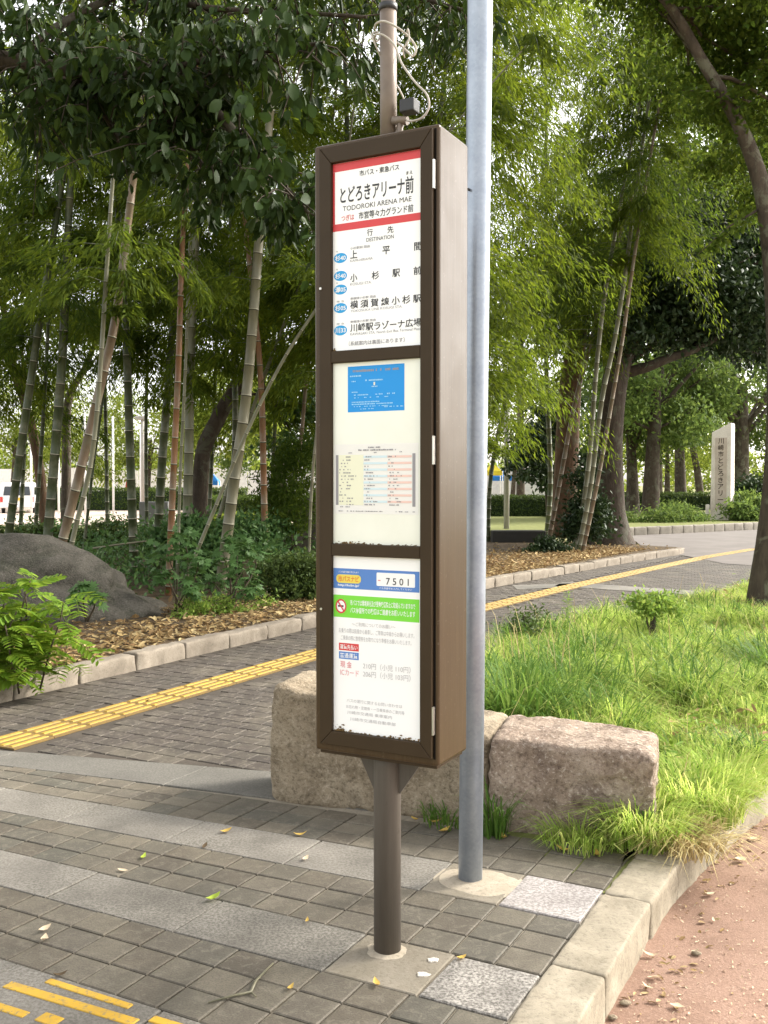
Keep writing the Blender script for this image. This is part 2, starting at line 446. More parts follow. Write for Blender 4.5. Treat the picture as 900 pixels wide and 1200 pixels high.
    c_ = t.mix(t.ramp(t.noise(60, 4, .75), [(.62, (0,0,0,1)), (.68, (.5,.5,.5,1))]), c_, (.16,.13,.10,1))
    t.color(c_); M['bronze'] = t.m
    t = NT('bronze_door'); t.set(.5, .18, .0)
    t.color(t.ramp(t.noise(5, 5, .6), [(.3, (.036,.023,.011,1)), (.7, (.045,.029,.015,1))])); M['door'] = t.m
    M['gap'] = plain('gap_shade', (.012,.009,.007,1), .9, .1)  # flat near-black for the shade between door and casing
    M['steel'] = plain('bare_steel', (.6,.58,.54,1), .35, .5, .9)
    t = NT('grey_pole_paint'); t.set(.55, .35, .1)
    nz = t.noise(22, 6, .7); mp = t.n('ShaderNodeMapping'); mp.inputs['Scale'].default_value = (14, 14, 1.0); t.l(t.obj(), mp.inputs[0])
    c = t.ramp(t.noise(2.5, 5, .65, mp.outputs[0]), [(.3, (.075,.063,.05,1)), (.7, (.105,.09,.074,1))])
    c = t.mix(t.ramp(nz, [(.62, (0,0,0,1)), (.7, (.5,.5,.5,1))]), c, (.05,.04,.03,1)); t.color(c); M['postpaint'] = t.m
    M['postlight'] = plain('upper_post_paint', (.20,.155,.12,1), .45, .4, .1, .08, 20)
    t = NT('galvanised_steel'); t.set(.42, .5, .55)
    vo = t.n('ShaderNodeTexVoronoi'); vo.inputs['Scale'].default_value = 95; t.l(t.obj(), vo.inputs['Vector'])
    sepv = t.n('ShaderNodeSeparateColor'); t.l(vo.outputs['Color'], sepv.inputs[0])
    c = t.mix(.12, t.ramp(t.noise(9, 6, .65), [(.3, (.27,.31,.37,1)), (.7, (.36,.40,.46,1))]), t.ramp(sepv.outputs[0], [(0, (.2,.2,.2,1)), (1, (.8,.8,.8,1))]), 'SOFT_LIGHT')
    t.color(c); M['galv'] = t.m
    M['white'] = plain('white_panel_print', (.90,.90,.90,1), .14, .5, 0, .01, 3)
    t = NT('cream_board'); t.set(.14, .5)
    t.color(t.ramp(t.noise(4, 5, .6), [(.3, (.76,.77,.68,1)), (.7, (.84,.85,.77,1))])); M['cream'] = t.m
    M['grime'] = plain('brown_grime', (.22,.14,.06,1), .9, .1, 0, .2, 30)
    M['paper'] = plain('paper', (.80,.79,.76,1), .6, .2, 0, .01)
    for k, c in dict(red_ink=(.62,.045,.05), black_ink=(.03,.03,.035), grey_ink=(.28,.27,.29), faded_ink=(.46,.45,.46), cyan_ink=(.01,.33,.72), blue_ink=(.09,.22,.56),
                     green_ink=(.19,.66,.05), yellow_ink=(.78,.62,.10), poster=(.0,.27,.72), pale_blue=(.60,.74,.80), pale_pink=(.80,.56,.50),
                     pale_yellow=(.78,.78,.60), pink_ink=(.72,.28,.30), white_ink=(.86,.86,.86), pale_green=(.55,.85,.30), orange_ink=(.70,.22,.05), light_print=(.30,.60,.86)).items():
        M[k] = plain(k, (*c, 1), .4, .4, 0, .01)
    M['cable'] = plain('pale_cable', (.50,.46,.40,1), .6, .3)
    M['black'] = plain('black_plastic', (.035,.035,.037,1), .5, .4)
    M['pole_white'] = plain('white_paint', (.78,.78,.76,1), .5, .3)
    M['lamp_grey'] = plain('lamp_post_concrete', (.36,.34,.31,1), .8, .2)
    M['carpaint'] = plain('white_car_paint', (.80,.80,.80,1), .25, .5)
    M['glass'] = plain('dark_glass', (.03,.035,.04,1), .1, .6)
    M['tyre'] = plain('tyre_rubber', (.03,.03,.03,1), .8, .2)
    M['tail'] = plain('tail_lamp_red', (.55,.04,.03,1), .3, .5)
    M['plate'] = plain('number_plate_yellow', (.65,.45,.05,1), .4, .4)
    M['cone'] = plain('red_plastic', (.62,.06,.03,1), .5, .3)
    M['hoard'] = plain('white_sheet', (.80,.80,.78,1), .7, .2)
    M['tent_blue'] = plain('blue_tarpaulin', (.03,.20,.60,1), .6, .2)
    M['tent_yellow'] = plain('yellow_tarpaulin', (.75,.62,.05,1), .6, .2)
mk()

# ------------------------------------------------------------------ THE GROUND
def sheet(name, pts, z, mat, parent=None, structure=True):
    me = bpy.data.meshes.new(name)
    bm = bmesh.new()
    vs = [bm.verts.new((p[0], p[1], z)) for p in pts]
    f = bm.faces.new(vs); bmesh.ops.triangulate(bm, faces=[f])
    bmesh.ops.recalc_face_normals(bm, faces=bm.faces)
    if sum(f.normal.z for f in bm.faces) < 0: bmesh.ops.reverse_faces(bm, faces=bm.faces)
    bm.to_mesh(me); bm.free()
    o = link(name, me, parent, [mat])
    if structure: tag(o, kind='structure')
    return o

sheet('ground', [(-900, -40), (900, -40), (900, 1200), (-900, 1200)], -.16, M['park'])
# outer line of the right hand kerb, world coordinates
KERB = [uv(.475, -2.2), uv(.475, -1.6), uv(.475, -1.0), uv(.475, -.4), uv(.475, .2), uv(.475, .8), uv(.49, 1.2), uv(.54, 1.6), uv(.61, 2.05), uv(.70, 2.5)]
KERB += [Vector((2.4, 5.35, 0)), Vector((3.2, 6.3, 0)), Vector((4.6, 7.8, 0)), Vector((8, 11, 0)), Vector((14, 16, 0))]
def offset_line(L, d):
    out = []
    for i, p in enumerate(L):
        t = (L[min(i + 1, len(L) - 1)] - L[max(i - 1, 0)]).normalized()
        out.append(p + Vector((t.y, -t.x, 0)) * d)
    return out
K_OUT = offset_line(KERB, .175)
sheet('carriageway', [tuple(p) for p in offset_line(KERB, .05)] + [(40, 16), (40, -10), (1.0, -10)], -.13, M['red'])
sheet('park_floor', [tuple(p) for p in offset_line(KERB, .02)] + [(60, 40), (60, 300), (-120, 300), (-120, -10), (-1, -10)], -.03, M['park'])
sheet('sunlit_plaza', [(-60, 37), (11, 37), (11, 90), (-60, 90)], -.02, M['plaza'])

# ------------------------------------------------------------------ FOREGROUND PAVING
def warp(u, v):
    s = (.02 + .055 * v) if v > -.3 else .004
    return (u, v + s * min(0.0, u - .16))
pave = sheet('pavement', [uv(*warp(u, v)) for u, v in ((-4.2, -2.2), (.48, -2.2), (.48, 1.5), (-.9, 1.5), (-2.3, 1.75), (-4.2, 1.5))], -.008, M['mortar'])
def tile_mesh(corners, dz, bev=.004, th=.012):
    """corners: four plan points; chamfered top, sides"""
    c = [Vector((p[0], p[1], 0)) for p in corners]
    cen = sum(c, Vector()) / len(c)
    ins = [p + (cen - p).normalized() * bev * 1.4 for p in c]
    n = len(c)
    v = [tuple(p + Vector((0, 0, -th))) for p in c] + [tuple(p + Vector((0, 0, dz - .003))) for p in c] + [tuple(p + Vector((0, 0, dz))) for p in ins]
    f = [tuple(range(2 * n, 3 * n))]
    for i in range(n):
        j = (i + 1) % n
        f += [(i, j, n + j, n + i), (n + i, n + j, 2 * n + j, 2 * n + i)]
    return v, f
def add_tile(name, corners, mat, parent, gap=.003, dz=None, rot=.0):
    P = [Vector((p[0], p[1], 0)) for p in corners]
    cen = sum(P, Vector()) / len(P)
    q = []
    for p in P:
        d = p - cen
        q.append(cen + d - d.normalized() * gap * 1.4 + Vector((random.uniform(-1, 1), random.uniform(-1, 1), 0)) * .0012)
    q = [p - cen for p in q]
    v, f = tile_mesh(q, random.uniform(-.0012, .0015) if dz is None else dz)
    o = MB().add(v, f).build(name, mat, parent)
    o.location = cen
    return o
def quad(u0, u1, v0, v1):
    return [uv(*warp(u, v)) for u, v in ((u0, v0), (u1, v0), (u1, v1), (u0, v1))]
TU = .1525
# tile rows between the granite bands
rows = []
for v0, n in ((-.573, 3), (.122, 3), (.835, 3)):
    h = (.408 if v0 < .8 else .39) / 3
    rows += [(v0 + h * k, v0 + h * (k + 1)) for k in range(n)]
for (v0, v1) in rows:
    k = 0
    for k in range(-20, 3):
        u0 = .165 + TU * k
        u1 = min(u0 + TU, .472)
        if v0 > .8 and u0 < -2.9: continue
        p = uv(*warp(u0, v0))
        if p.x < -.45 * p.y - .35: continue
        add_tile('tile', quad(u0, u1, v0, v1), M['tile'], pave)
# granite bands
for (v0, v1, ends) in ((-.165, .122, [-.135, -.72, -1.305, -1.89, -2.475]), (.530, .835, [-.135, -.72, -1.305, -1.89, -2.475, -3.06]), (-.86, -.573, [.165, -.42, -1.005, -1.59, -2.1])):
    for a, b in zip(ends, ends[1:]):
        add_tile('granite_slab', quad(b, a, v0, v1), M['granite'], pave, .002)
add_tile('granite_slab', quad(.168, .472, .53, .835), M['granite_pale'], pave, .004, .003)
add_tile('granite_slab', quad(.188, .472, -.165, .118), M['granite_moss'], pave, .004, .002)
add_tile('granite_slab', quad(.168, .472, -.86, -.573), M['granite'], pave, .004, .002)
add_tile('cement_patch', quad(-.133, .165, .532, .833), M['patch'], pave, .001, .001)
def blob(name, c, a, b, z, mat, seed):
    rr = random.Random(seed); n = 40; pts = []
    for k in range(n):
        an = 2 * math.pi * k / n; q = 1 + .18 * noise.noise(Vector((math.cos(an) * 1.6, math.sin(an) * 1.6, seed))) + rr.uniform(-.03, .03)
        pts.append((a * q * math.cos(an), b * q * math.sin(an)))
    v = [(0, 0, z)] + [(x * .55, y * .55, z * .8) for x, y in pts] + [(x, y, -.002) for x, y in pts]
    f = [(0, 1 + k, 1 + (k + 1) % n) for k in range(n)] + [(1 + k, 1 + n + k, 1 + n + (k + 1) % n, 1 + (k + 1) % n) for k in range(n)]
    o = MB().add(v, f, 0, True).build(name, mat, pave); o.location = c; o.rotation_euler = (0, 0, PAVE_ROT); return o
blob('mortar_collar', uv(.03, .69), .19, .135, .010, M['patch_pale'], 3.3)
blob('mortar_collar', uv(-.02, .04), .085, .07, .007, M['patch_pale'], 6.1)
add_tile('cement_patch', quad(-.133, .185, -.165, .120), M['patch'], pave, .001, .001)
# odd long slabs where the pavement meets the dark path
def lowr(u): return .83 + .146 * (u + 3.4)
def upr(u): return 1.04 + .24 * (u + 3.4)
for a, b in ((-3.75, -2.95), (-2.95, -1.82), (-1.82, -1.0), (-1.0, -.3)):
    add_tile('border_slab', [uv(a, lowr(a) + .0), uv(b, lowr(b)), uv(b, upr(b)), uv(a, upr(a))], M['granite_dull'], pave, .002, .002)

# tactile bars lying loose-bedded in the lowest granite band
tb = MB()
def bar(root, u0, u1, v, w=.026, slope=0.0, z=.0045, name='tactile_bar'):
    pts = [uv(u0, v - w / 2), uv(u1, v - w / 2 + slope), uv(u1, v + w / 2 + slope), uv(u0, v + w / 2)]
    q = MB().prism([(p.x, p.y) for p in pts], -.004, z)
    o = q.build(name, M['yellow'], root); bevel(o, .0015, 1)
    return o
bar(pave, -.925, -.44, -.685, .036, .02)
bar(pave, -.835, -.51, -.612, .026, .004)
bar(pave, -.415, -.16, -.628, .03, .01)
bar(pave, -.70, -.63, -.765, .045, .0)
bar(pave, -1.0, -.74, -.79, .03, .01)

# ------------------------------------------------------------------ RIGHT KERB (blocks)
def rbox(hx, hy, hz, r, n, seed, amp, freq=3.0, fn=None):
    """rounded, hewn block: a grid cube pulled to a rounded box and roughened"""
    def axis(h):
        k = max(2, int(round(n * h / max(hx, hy, hz))))
        a = [-h, -h + r * .35, -h + r] + [-h + r + (2 * h - 2 * r) * i / k for i in range(1, k)] + [h - r, h - r * .35, h]
        return a
    X, Y, Z = axis(hx), axis(hy), axis(hz)
    ids = {}; verts = []; faces = []
    def vid(i, j, k):
        key = (i, j, k)
        if key not in ids:
            p = Vector((X[i], Y[j], Z[k]))
            q = Vector((max(-hx + r, min(hx - r, p.x)), max(-hy + r, min(hy - r, p.y)), max(-hz + r, min(hz - r, p.z))))
            d = p - q
            if d.length > 1e-9: p = q + d.normalized() * r
            nn = d.normalized() if d.length > 1e-9 else Vector((0, 0, 1))
            s = Vector((seed * 7.3, seed * 1.7, seed * 3.1))
            w = noise.fractal(p * freq + s, 1.0, 2.0, 5) * .8 - 1.3 * abs(noise.noise(p * freq * 2.3 + s)) - .7 * abs(noise.noise(p * freq * 5.1 + s * 2)) + .3 * noise.noise(p * freq * 11 + s) + .5
            p = p + nn * amp * w
            if fn: p = fn(p)
            ids[key] = len(verts); verts.append(tuple(p))
        return ids[key]
    a, b, c = len(X) - 1, len(Y) - 1, len(Z) - 1
    for i in range(a):
        for j in range(b):
            faces.append((vid(i, j, c), vid(i+1, j, c), vid(i+1, j+1, c), vid(i, j+1, c)))
            faces.append((vid(i, j+1, 0), vid(i+1, j+1, 0), vid(i+1, j, 0), vid(i, j, 0)))
    for i in range(a):
        for k in range(c):
            faces.append((vid(i, 0, k), vid(i+1, 0, k), vid(i+1, 0, k+1), vid(i, 0, k+1)))
            faces.append((vid(i, b, k+1), vid(i+1, b, k+1), vid(i+1, b, k), vid(i, b, k)))
    for j in range(b):
        for k in range(c):
            faces.append((vid(0, j, k+1), vid(0, j+1, k+1), vid(0, j+1, k), vid(0, j, k)))
            faces.append((vid(a, j, k), vid(a, j+1, k), vid(a, j+1, k+1), vid(a, j, k+1)))
    return verts, faces

def kerb_block(p0, p1, width, z0, z1, mat, parent, seed, amp=.004, r=.014, n=10, side=1, name='kerb_stone'):
    d = p1 - p0; L = d.length - .006
    m = MB()
    v, f = rbox(L / 2, width / 2, (z1 - z0) / 2, r, n, seed, amp, 5)
    m.add(v, f, 0, True)
    o = m.build(name, mat, parent)
    t = d.normalized(); nrm = Vector((t.y, -t.x, 0)) * side
    o.location = (p0 + p1) / 2 + nrm * width / 2 + Vector((0, 0, (z0 + z1) / 2))
    o.rotation_euler = (0, 0, math.atan2(t.y, t.x))
    return o
kr = empty('kerb', (0, 0, 0)); tag(kr, kind='structure')
for i, (a, b) in enumerate(zip(KERB, KERB[1:])):
    kerb_block(a, b, .175, -.22, .004, M['kerb'], kr, i + 3, .006, .011, 18)

# ------------------------------------------------------------------ DARK PATH with its tiles
path = sheet('path', [uv(-4.05, .9), uv(-2.0, 1.3), uv(-.35, 1.5), uv(-.5, 4), uv(-1.2, 9), uv(-.7, 14), uv(1.5, 22), uv(4.5, 28), uv(-2.0, 30), uv(-2.2, 22), uv(-2.9, 18.3), uv(-3.65, 13), uv(-3.95, 10), uv(-4.05, 6)], -.006, M['joint_dark'])
cand = []
far_v = []; far_f = []
TV = .1365
for r in range(0, 150):
    v0 = 1.08 + TV * r
    for k in range(-28, 10):
        u0 = -.35 + TU * k + (.5 * TU if r % 2 else 0)
        if u0 < -4.06: continue
        if v0 < upr(u0) + .005 or u0 + TU > -.2: continue
        rb = -.35 if v0 < 4 else (-1.0 if v0 < 12 else -1.0 + (v0 - 12) * .22)
        if u0 > rb: continue
        if v0 > 9 and u0 < -4.0 + (v0 - 9) * .085: continue
        yl = -3.3 if v0 < 7 else -3.3 + (v0 - 7) * .06
        if yl - .05 < u0 + TU / 2 < yl + .36: continue
        p = uv(u0, v0)
        if p.x < -.42 * p.y - .3: continue
        cand.append((p.length, u0, v0))
cand.sort()
for i, (d, u0, v0) in enumerate(cand):
    c = [uv(u0, v0), uv(u0 + TU, v0), uv(u0 + TU, v0 + TV), uv(u0, v0 + TV)]
    if i < 300:
        add_tile('path_tile', c, M['tile_dark'], path, .003)
    else:
        cen = sum(c, Vector()) / 4
        q = [cen + (p - cen) * (1 - .045) for p in c]
        v, f = tile_mesh(q, random.uniform(-.0015, .0015))
        b = len(far_v); far_v += v; far_f += [tuple(x + b for x in g) for g in f]
o = MB().add(far_v, far_f).build('path_tile_run', M['tile_dark_far'], path); tag(o, kind='stuff')
# paler bands crossing the path further on
for (p0, p1, p2, p3) in (((600, 686), (668, 684), (676, 688), (606, 691)), ((660, 682), (820, 693), (820, 698), (650, 687)), ):
    q = [ground(*p) for p in (p0, p1, p2, p3)]
    o = sheet('stone_band', [tuple(x) for x in q], .004, M['granite_dull'], path, False)
sheet('side_road', [tuple(ground(*p)) for p in ((905, 664), (850, 661), (790, 649), (752, 640), (735, 628), (905, 620), (1300, 612), (1300, 690))], .006, M['asphalt'])

# tactile guide strip: each 30 cm block has a base and four long bars
guide = empty('tactile_strip', (0, 0, 0)); tag(guide, kind='structure')
GL = [uv(-3.3, 1.17), uv(-3.3, 3.0), uv(-3.3, 7.0), uv(-3.06, 11.0), uv(-2.68, 15.0), uv(-2.3, 18.5), uv(-1.75, 21.6), ground(905, 643.5)]
def resample(L, step):
    out = [L[0].copy()]; acc = 0; i = 0; cur = L[0].copy()
    while i < len(L) - 1:
        d = (L[i + 1] - cur).length
        if d < step - acc:
            acc += d; cur = L[i + 1].copy(); i += 1
        else:
            cur = cur + (L[i + 1] - cur).normalized() * (step - acc); acc = 0; out.append(cur.copy())
    return out
GP = resample(GL, .30)
for i, (a, b) in enumerate(zip(GP, GP[1:])):
    t = (b - a).normalized(); s = Vector((t.y, -t.x, 0)); g = t * .002
    A, B = a + g, b - g
    pl = [A, A + s * .30, B + s * .30, B]
    m = MB().prism([(p.x, p.y) for p in pl], -.004, .006)
    for k in range(4):
        o0 = .022 + k * .072
        q = [A + s * o0 + t * .012, A + s * (o0 + .036) + t * .012, B + s * (o0 + .036) - t * .012, B + s * o0 - t * .012]
        qi = [A + s * (o0 + .006) + t * .018, A + s * (o0 + .030) + t * .018, B + s * (o0 + .030) - t * .018, B + s * (o0 + .006) - t * .018]
        vv = [(p.x, p.y, .0062) for p in q] + [(p.x, p.y, .0115) for p in qi]
        m.add(vv, [(4, 5, 6, 7)][::1] + [(j, (j + 1) % 4, 4 + (j + 1) % 4, 4 + j) for j in range(4)], 1)
    m.build('tactile_block', [M['yellow_base'], M['yellow_strip']], guide)

# ------------------------------------------------------------------ LEFT KERB and planting bed
lk = empty('planter_kerb', (0, 0, 0)); tag(lk, kind='structure')
LK = [uv(-4.05, -1.0), uv(-4.05, 6.5), uv(-4.0, 9), uv(-3.85, 11), uv(-3.62, 13), uv(-3.3, 15.6), uv(-2.9, 18.3), uv(-2.75, 19.0), uv(-2.85, 19.6)]
LKP = resample(LK, .62)
for i, (a, b) in enumerate(zip(LKP, LKP[1:])):
    kerb_block(a, b, .16, -.1, .128 + random.uniform(-.012, .010), M['kerb_stone'], lk, i + 20, .011, .02, 12, -1)
bed_edge = offset_line(LK, -.10)
bed = sheet('planting_bed', [tuple(p) for p in bed_edge] + [tuple(uv(-5.2, 20.5)), (-3, 27.5), (-30, 30), (-30, 2)], .11, M['soil'])
# lawn beyond the bed at the right, with its far kerb
sheet('lawn', [(1.2, 29), (8.5, 29.8), (9, 48), (1.2, 50), (-2, 50), (-2, 29)], .02, M['turf'])
fk = empty('far_kerb', (0, 0, 0)); tag(fk, kind='structure')
FK = [ground(728, 628), ground(790, 625.5), ground(840, 623), ground(900, 620), ground(960, 617)]
FKP = resample(FK, .55)
for i, (a, b) in enumerate(zip(FKP, FKP[1:])):
    kerb_block(a, b, .2, -.05, .24, M['kerb_far'], fk, i + 60, .01, .03, 5, -1)
sheet('shrub_bed', [tuple(p) for p in offset_line(FK, -.15)] + [(30, 60), (8, 60)], .2, M['turf'])

# ------------------------------------------------------------------ HEWN STONES (two blocks)
def hewn(name, mat, a, b, depth, h, seed, r, amp, label, fn=None, n=54):
    d = b - a; L = d.length
    v, f = rbox(L / 2, depth / 2, h / 2, r, n, seed, amp, 2.6, fn)
    m = MB().add(v, f, 0, True)
    o = m.build(name, mat)
    t = d.normalized(); nn = Vector((-t.y, t.x, 0))
    o.location = (a + b) / 2 + nn * depth / 2 + Vector((0, 0, h / 2 - .03))
    o.rotation_euler = (0, 0, math.atan2(t.y, t.x))
    return tag(o, label, 'stone block', 'hewn stone blocks behind the bus stop')
hewn('stone_block', M['stone_warm'], ground(316, 936), ground(572, 966), .46, .575, 2.0, .04, .018,
     'long tan hewn stone block standing on the paving behind the bus stop post',
     lambda p: Vector((p.x, p.y, p.z - .15 * (p.x + .5) * max(0, p.z) / .2875)))
hewn('stone_block', M['stone_pink'], ground(574, 971), ground(768, 990), .46, .425, 5.4, .034, .016,
     'reddish brown hewn stone block with pale worn top, half wrapped in grass',
     lambda p: Vector((p.x, p.y, p.z - (.03 * (p.x + .1) + .14 * max(0, p.x - .24)) * max(0, p.z) / .2125)), 44)

# ------------------------------------------------------------------ BUS STOP SIGN
root = empty('bus_stop_sign', uv(0, .0445), PAVE_ROT,
             'brown bus stop sign cabinet with white timetable panels on a brown post', 'bus stop sign')
def LV(v): return v - .0445
FV = LV(-.080)          # front of the casing (local y)
DV = FV - .004          # door face stands 4 mm proud
m = MB()
m.tube([(-.0205, 0, -.02), (-.0205, 0, .60), (-.0205, 0, .655)], .0440, 32)
o = m.build('post', M['postpaint'], root)
m = MB(); m.tube([(-.016, 0, 2.50), (-.018, 0, 2.985)], .0265, 24)
m.tube([(-.018, 0, 2.985), (-.018, 0, 3.05)], .023, 24)
o = m.build('upper_post', M['postlight'], root)
m = MB().tube([(-.018, 0, 2.985), (-.018, 0, 3.005)], .029, 24)
m.build('post_cap', M['black'], root)
# casing: back tray with a recess in front so the door sits in it
U0, U1, Z0, Z1, BV = -.215, .217, .657, 2.559, LV(.137)
m = MB().box(U0, U1, FV, BV, Z0, Z1)
cas = m.build('casing', M['bronze'], root); bevel(cas, .010, 3)
m = MB().box(U0 + .012, U1 - .012, FV + .014, BV - .012, Z0 - .010, Z0 - .001)
m.build('casing_base', M['door'], root)
for s in (-1, 1):
    cx0 = -.0205; w_ = .128 if s > 0 else .108
    pts = [(cx0 + .030 * s, 0, Z0 - .012), (cx0 + w_ * s, 0, Z0 - .012), (cx0 + (w_ - .004) * s, 0, Z0 - .03), (cx0 + .047 * s, 0, Z0 - .14), (cx0 + .030 * s, 0, Z0 - .14)]
    v = [(p[0], -.004, p[2]) for p in pts] + [(p[0], .004, p[2]) for p in pts]; n = len(pts)
    f = [tuple(range(n)), tuple(range(2 * n - 1, n - 1, -1))] + [(i, n + i, n + (i + 1) % n, (i + 1) % n) for i in range(n)]
    MB().add(v, f).build('gusset', M['postpaint'], root)
# near-black strips on the casing stand in for shade in the door gap
m = MB(); yy = FV - .0012
m.box(-.195, -.1868, yy, FV + .001, .68, 2.545); m.box(.2005, .2075, yy, FV + .001, .68, 2.545)
m.build('door_gap_shade', M['gap'], root)
# door: stiles and rails with sloping inner lip
door = empty('door', (0, 0, 0)); door.parent = root
DL, DR, DB, DT = -.1865, .2005, .684, 2.543
PL, PR = -.145, .162
# door leaf is deep: panels sit 14 mm behind its face, so the leaf is built as real bars 16 mm thick
DEPTH = .016
DF = FV - DEPTH          # true door face
def dbar(u0, u1, z0, z1, name):
    q = MB().box(u0, u1, DF, FV - .0008, z0, z1)
    o = q.build(name, M['door'], door); bevel(o, .0025, 2); return o
def mitre(pts, name):
    v = [(p[0], DF, p[1]) for p in pts] + [(p[0], FV - .0008, p[1]) for p in pts]; n = len(pts)
    f = [tuple(range(n)), tuple(range(2 * n - 1, n - 1, -1))] + [(i, n + i, n + (i + 1) % n, (i + 1) % n) for i in range(n)]
    o = MB().add(v, f).build(name, M['door'], door)
    bm = bmesh.new(); bm.from_mesh(o.data); bmesh.ops.recalc_face_normals(bm, faces=bm.faces); bm.to_mesh(o.data); bm.free()
    bevel(o, .0022, 2); return o
e = .0006
mitre([(DL, DB), (PL, .728 + 0), (PL, 2.492), (DL, DT)], 'stile')
mitre([(DR, DB), (DR, DT), (PR, 2.492), (PR, .728)], 'stile')
mitre([(DL + e, DT + .0002), (PL + e, 2.4925), (PR - e, 2.4925), (DR - e, DT + .0002)], 'rail')
mitre([(DL + e, DB - .0002), (DR - e, DB - .0002), (PR - e, .7275), (PL + e, .7275)], 'rail')
dbar(PL + .0005, PR - .0005, 1.877, 1.914, 'rail')
dbar(PL + .0005, PR - .0005, 1.279, 1.316, 'rail')
for z in (2.41, 1.602, .797):
    MB().box(.2012, .2062, DF + .002, FV - .0005, z - .042, z + .042).build('hinge', M['steel'], root)
for u, z in ((-.181, 2.11), (-.181, 1.11)):
    q = MB().tube([(u, FV - .016, z), (u, FV - .0195, z)], .004, 10); q.build('screw', M['steel'], root)

PY = FV - .0022          # face of the panels
def panel(name, z0, z1, mat):
    return MB().box(PL + .0003, PR - .0003, PY, FV - .0005, z0, z1).build(name, mat, root)
p_top = panel('route_panel', 1.9145, 2.4918, M['white'])
p_mid = panel('notice_board', 1.3165, 1.8765, M['cream'])
p_low = panel('fare_panel', .7280, 1.2785, M['white'])
def patch(parent, name, u0, u1, z0, z1, mat, lift=1, r=0):
    y = PY - .0004 * lift
    if r:
        n = 8; pts = []
        for cx_, cz_, a0 in ((u1 - r, z1 - r, 0), (u0 + r, z1 - r, 90), (u0 + r, z0 + r, 180), (u1 - r, z0 + r, 270)):
            for k in range(n + 1):
                an = math.radians(a0 + 90 * k / n); pts.append((cx_ + r * math.cos(an), cz_ + r * math.sin(an)))
    else: pts = [(u0, z0), (u1, z0), (u1, z1), (u0, z1)]
    n = len(pts)
    v = [(p[0], y, p[1]) for p in pts] + [(p[0], y + .0003, p[1]) for p in pts]
    f = [tuple(range(n))] + [(i, n + i, n + (i + 1) % n, (i + 1) % n) for i in range(n)]
    return MB().add(v, f).build(name, mat, parent)
def ellipse(parent, name, u, z, a, b, mat, lift=1, inner=0):
    n = 28; y = PY - .0004 * lift
    o_ = [(u + a * math.cos(2 * math.pi * k / n), y, z + b * math.sin(2 * math.pi * k / n)) for k in range(n)]
    if not inner: return MB().add(o_, [tuple(range(n))]).build(name, mat, parent)
    i_ = [(u + a * inner * math.cos(2 * math.pi * k / n), y, z + b * inner * math.sin(2 * math.pi * k / n)) for k in range(n)]
    return MB().add(o_ + i_, [(k, (k + 1) % n, n + (k + 1) % n, n + k) for k in range(n)]).build(name, mat, parent)
def text_mesh(body, offset=0.0):
    t = bpy.data.curves.new('lettering', 'FONT'); t.body = body; t.offset = offset; t.resolution_u = 3; t.fill_mode = 'BOTH'
    o = bpy.data.objects.new('lettering', t); COL.objects.link(o)
    bpy.context.view_layer.update()
    me = bpy.data.meshes.new_from_object(o, depsgraph=bpy.context.evaluated_depsgraph_get())
    bpy.data.objects.remove(o); bpy.data.curves.remove(t)
    me.materials.clear()
    return me
def put_text(parent, body, u0, u1, z0, z1, mat, lift=2, bold=0.0, name='lettering', basis=None):
    me = text_mesh(body, bold)
    n = len(me.vertices)
    if n == 0: return None
    co = np.zeros(n * 3); me.vertices.foreach_get('co', co); co = co.reshape(-1, 3)
    lo = co.min(0); hi = co.max(0)
    s = np.array([(u1 - u0) / max(hi[0] - lo[0], 1e-6), (z1 - z0) / max(hi[1] - lo[1], 1e-6)])
    out = np.zeros_like(co)
    out[:, 0] = u0 + (co[:, 0] - lo[0]) * s[0]; out[:, 2] = z0 + (co[:, 1] - lo[1]) * s[1]; out[:, 1] = PY - .0004 * lift
    me.vertices.foreach_set('co', out.ravel()); me.update()
    return link(name, me, parent, [mat])
K = M['black_ink']; G_ = M['grey_ink']
# --- top panel
patch(p_top, 'red_band', PL + .0006, PR - .0006, 2.466, 2.4912, M['red_ink'])
patch(p_top, 'red_band', PL + .0006, PL + .0075, 2.3062, 2.4655, M['red_ink'])
patch(p_top, 'red_band', PL + .0006, PR - .0006, 2.2835, 2.3058, M['red_ink'])
T = lambda *a, **k: put_text(p_top, *a, **k)
T('市バス・東急バス', -.050, .086, 2.441, 2.459, K, bold=.012)
T('とどろきアリーナ前', -.118, .134, 2.3665, 2.418, K, bold=.016)
T('まえ', .109, .131, 2.423, 2.433, K, bold=.01)
T('TODOROKI ARENA MAE', -.109, .127, 2.343, 2.358, K)
T('つぎは', -.114, -.069, 2.313, 2.331, M['red_ink'], bold=.01)
T('市営等々力グランド前', -.053, .133, 2.3105, 2.334, K, bold=.012)
T('行', -.024, -.004, 2.257, 2.278, K, bold=.01); T('先', .046, .067, 2.257, 2.278, K, bold=.01)
T('DESTINATION', -.026, .068, 2.240, 2.2515, K)
T('小杉駅前 経由', -.083, -.014, 2.222, 2.2305, G_, bold=.012)
for ch, a, b in (('上', -.083, -.058), ('平', .029, .055), ('間', .136, .160)): T(ch, a, b, 2.195, 2.2195, K, bold=.016)
T('KAMI-HIRAMA', -.083, -.004, 2.1845, 2.192, G_)
for ch, a, b in (('小', -.083, -.058), ('杉', -.008, .018), ('駅', .063, .089), ('前', .134, .160)): T(ch, a, b, 2.1235, 2.148, K, bold=.016)
T('KOSUGI STA.', -.083, -.008, 2.1125, 2.1205, G_)
T('東横線小杉駅 経由', -.083, .006, 2.0685, 2.0765, G_, bold=.012)
T('横 須 賀 線 小 杉 駅', -.083, .160, 2.041, 2.066, K, bold=.016)
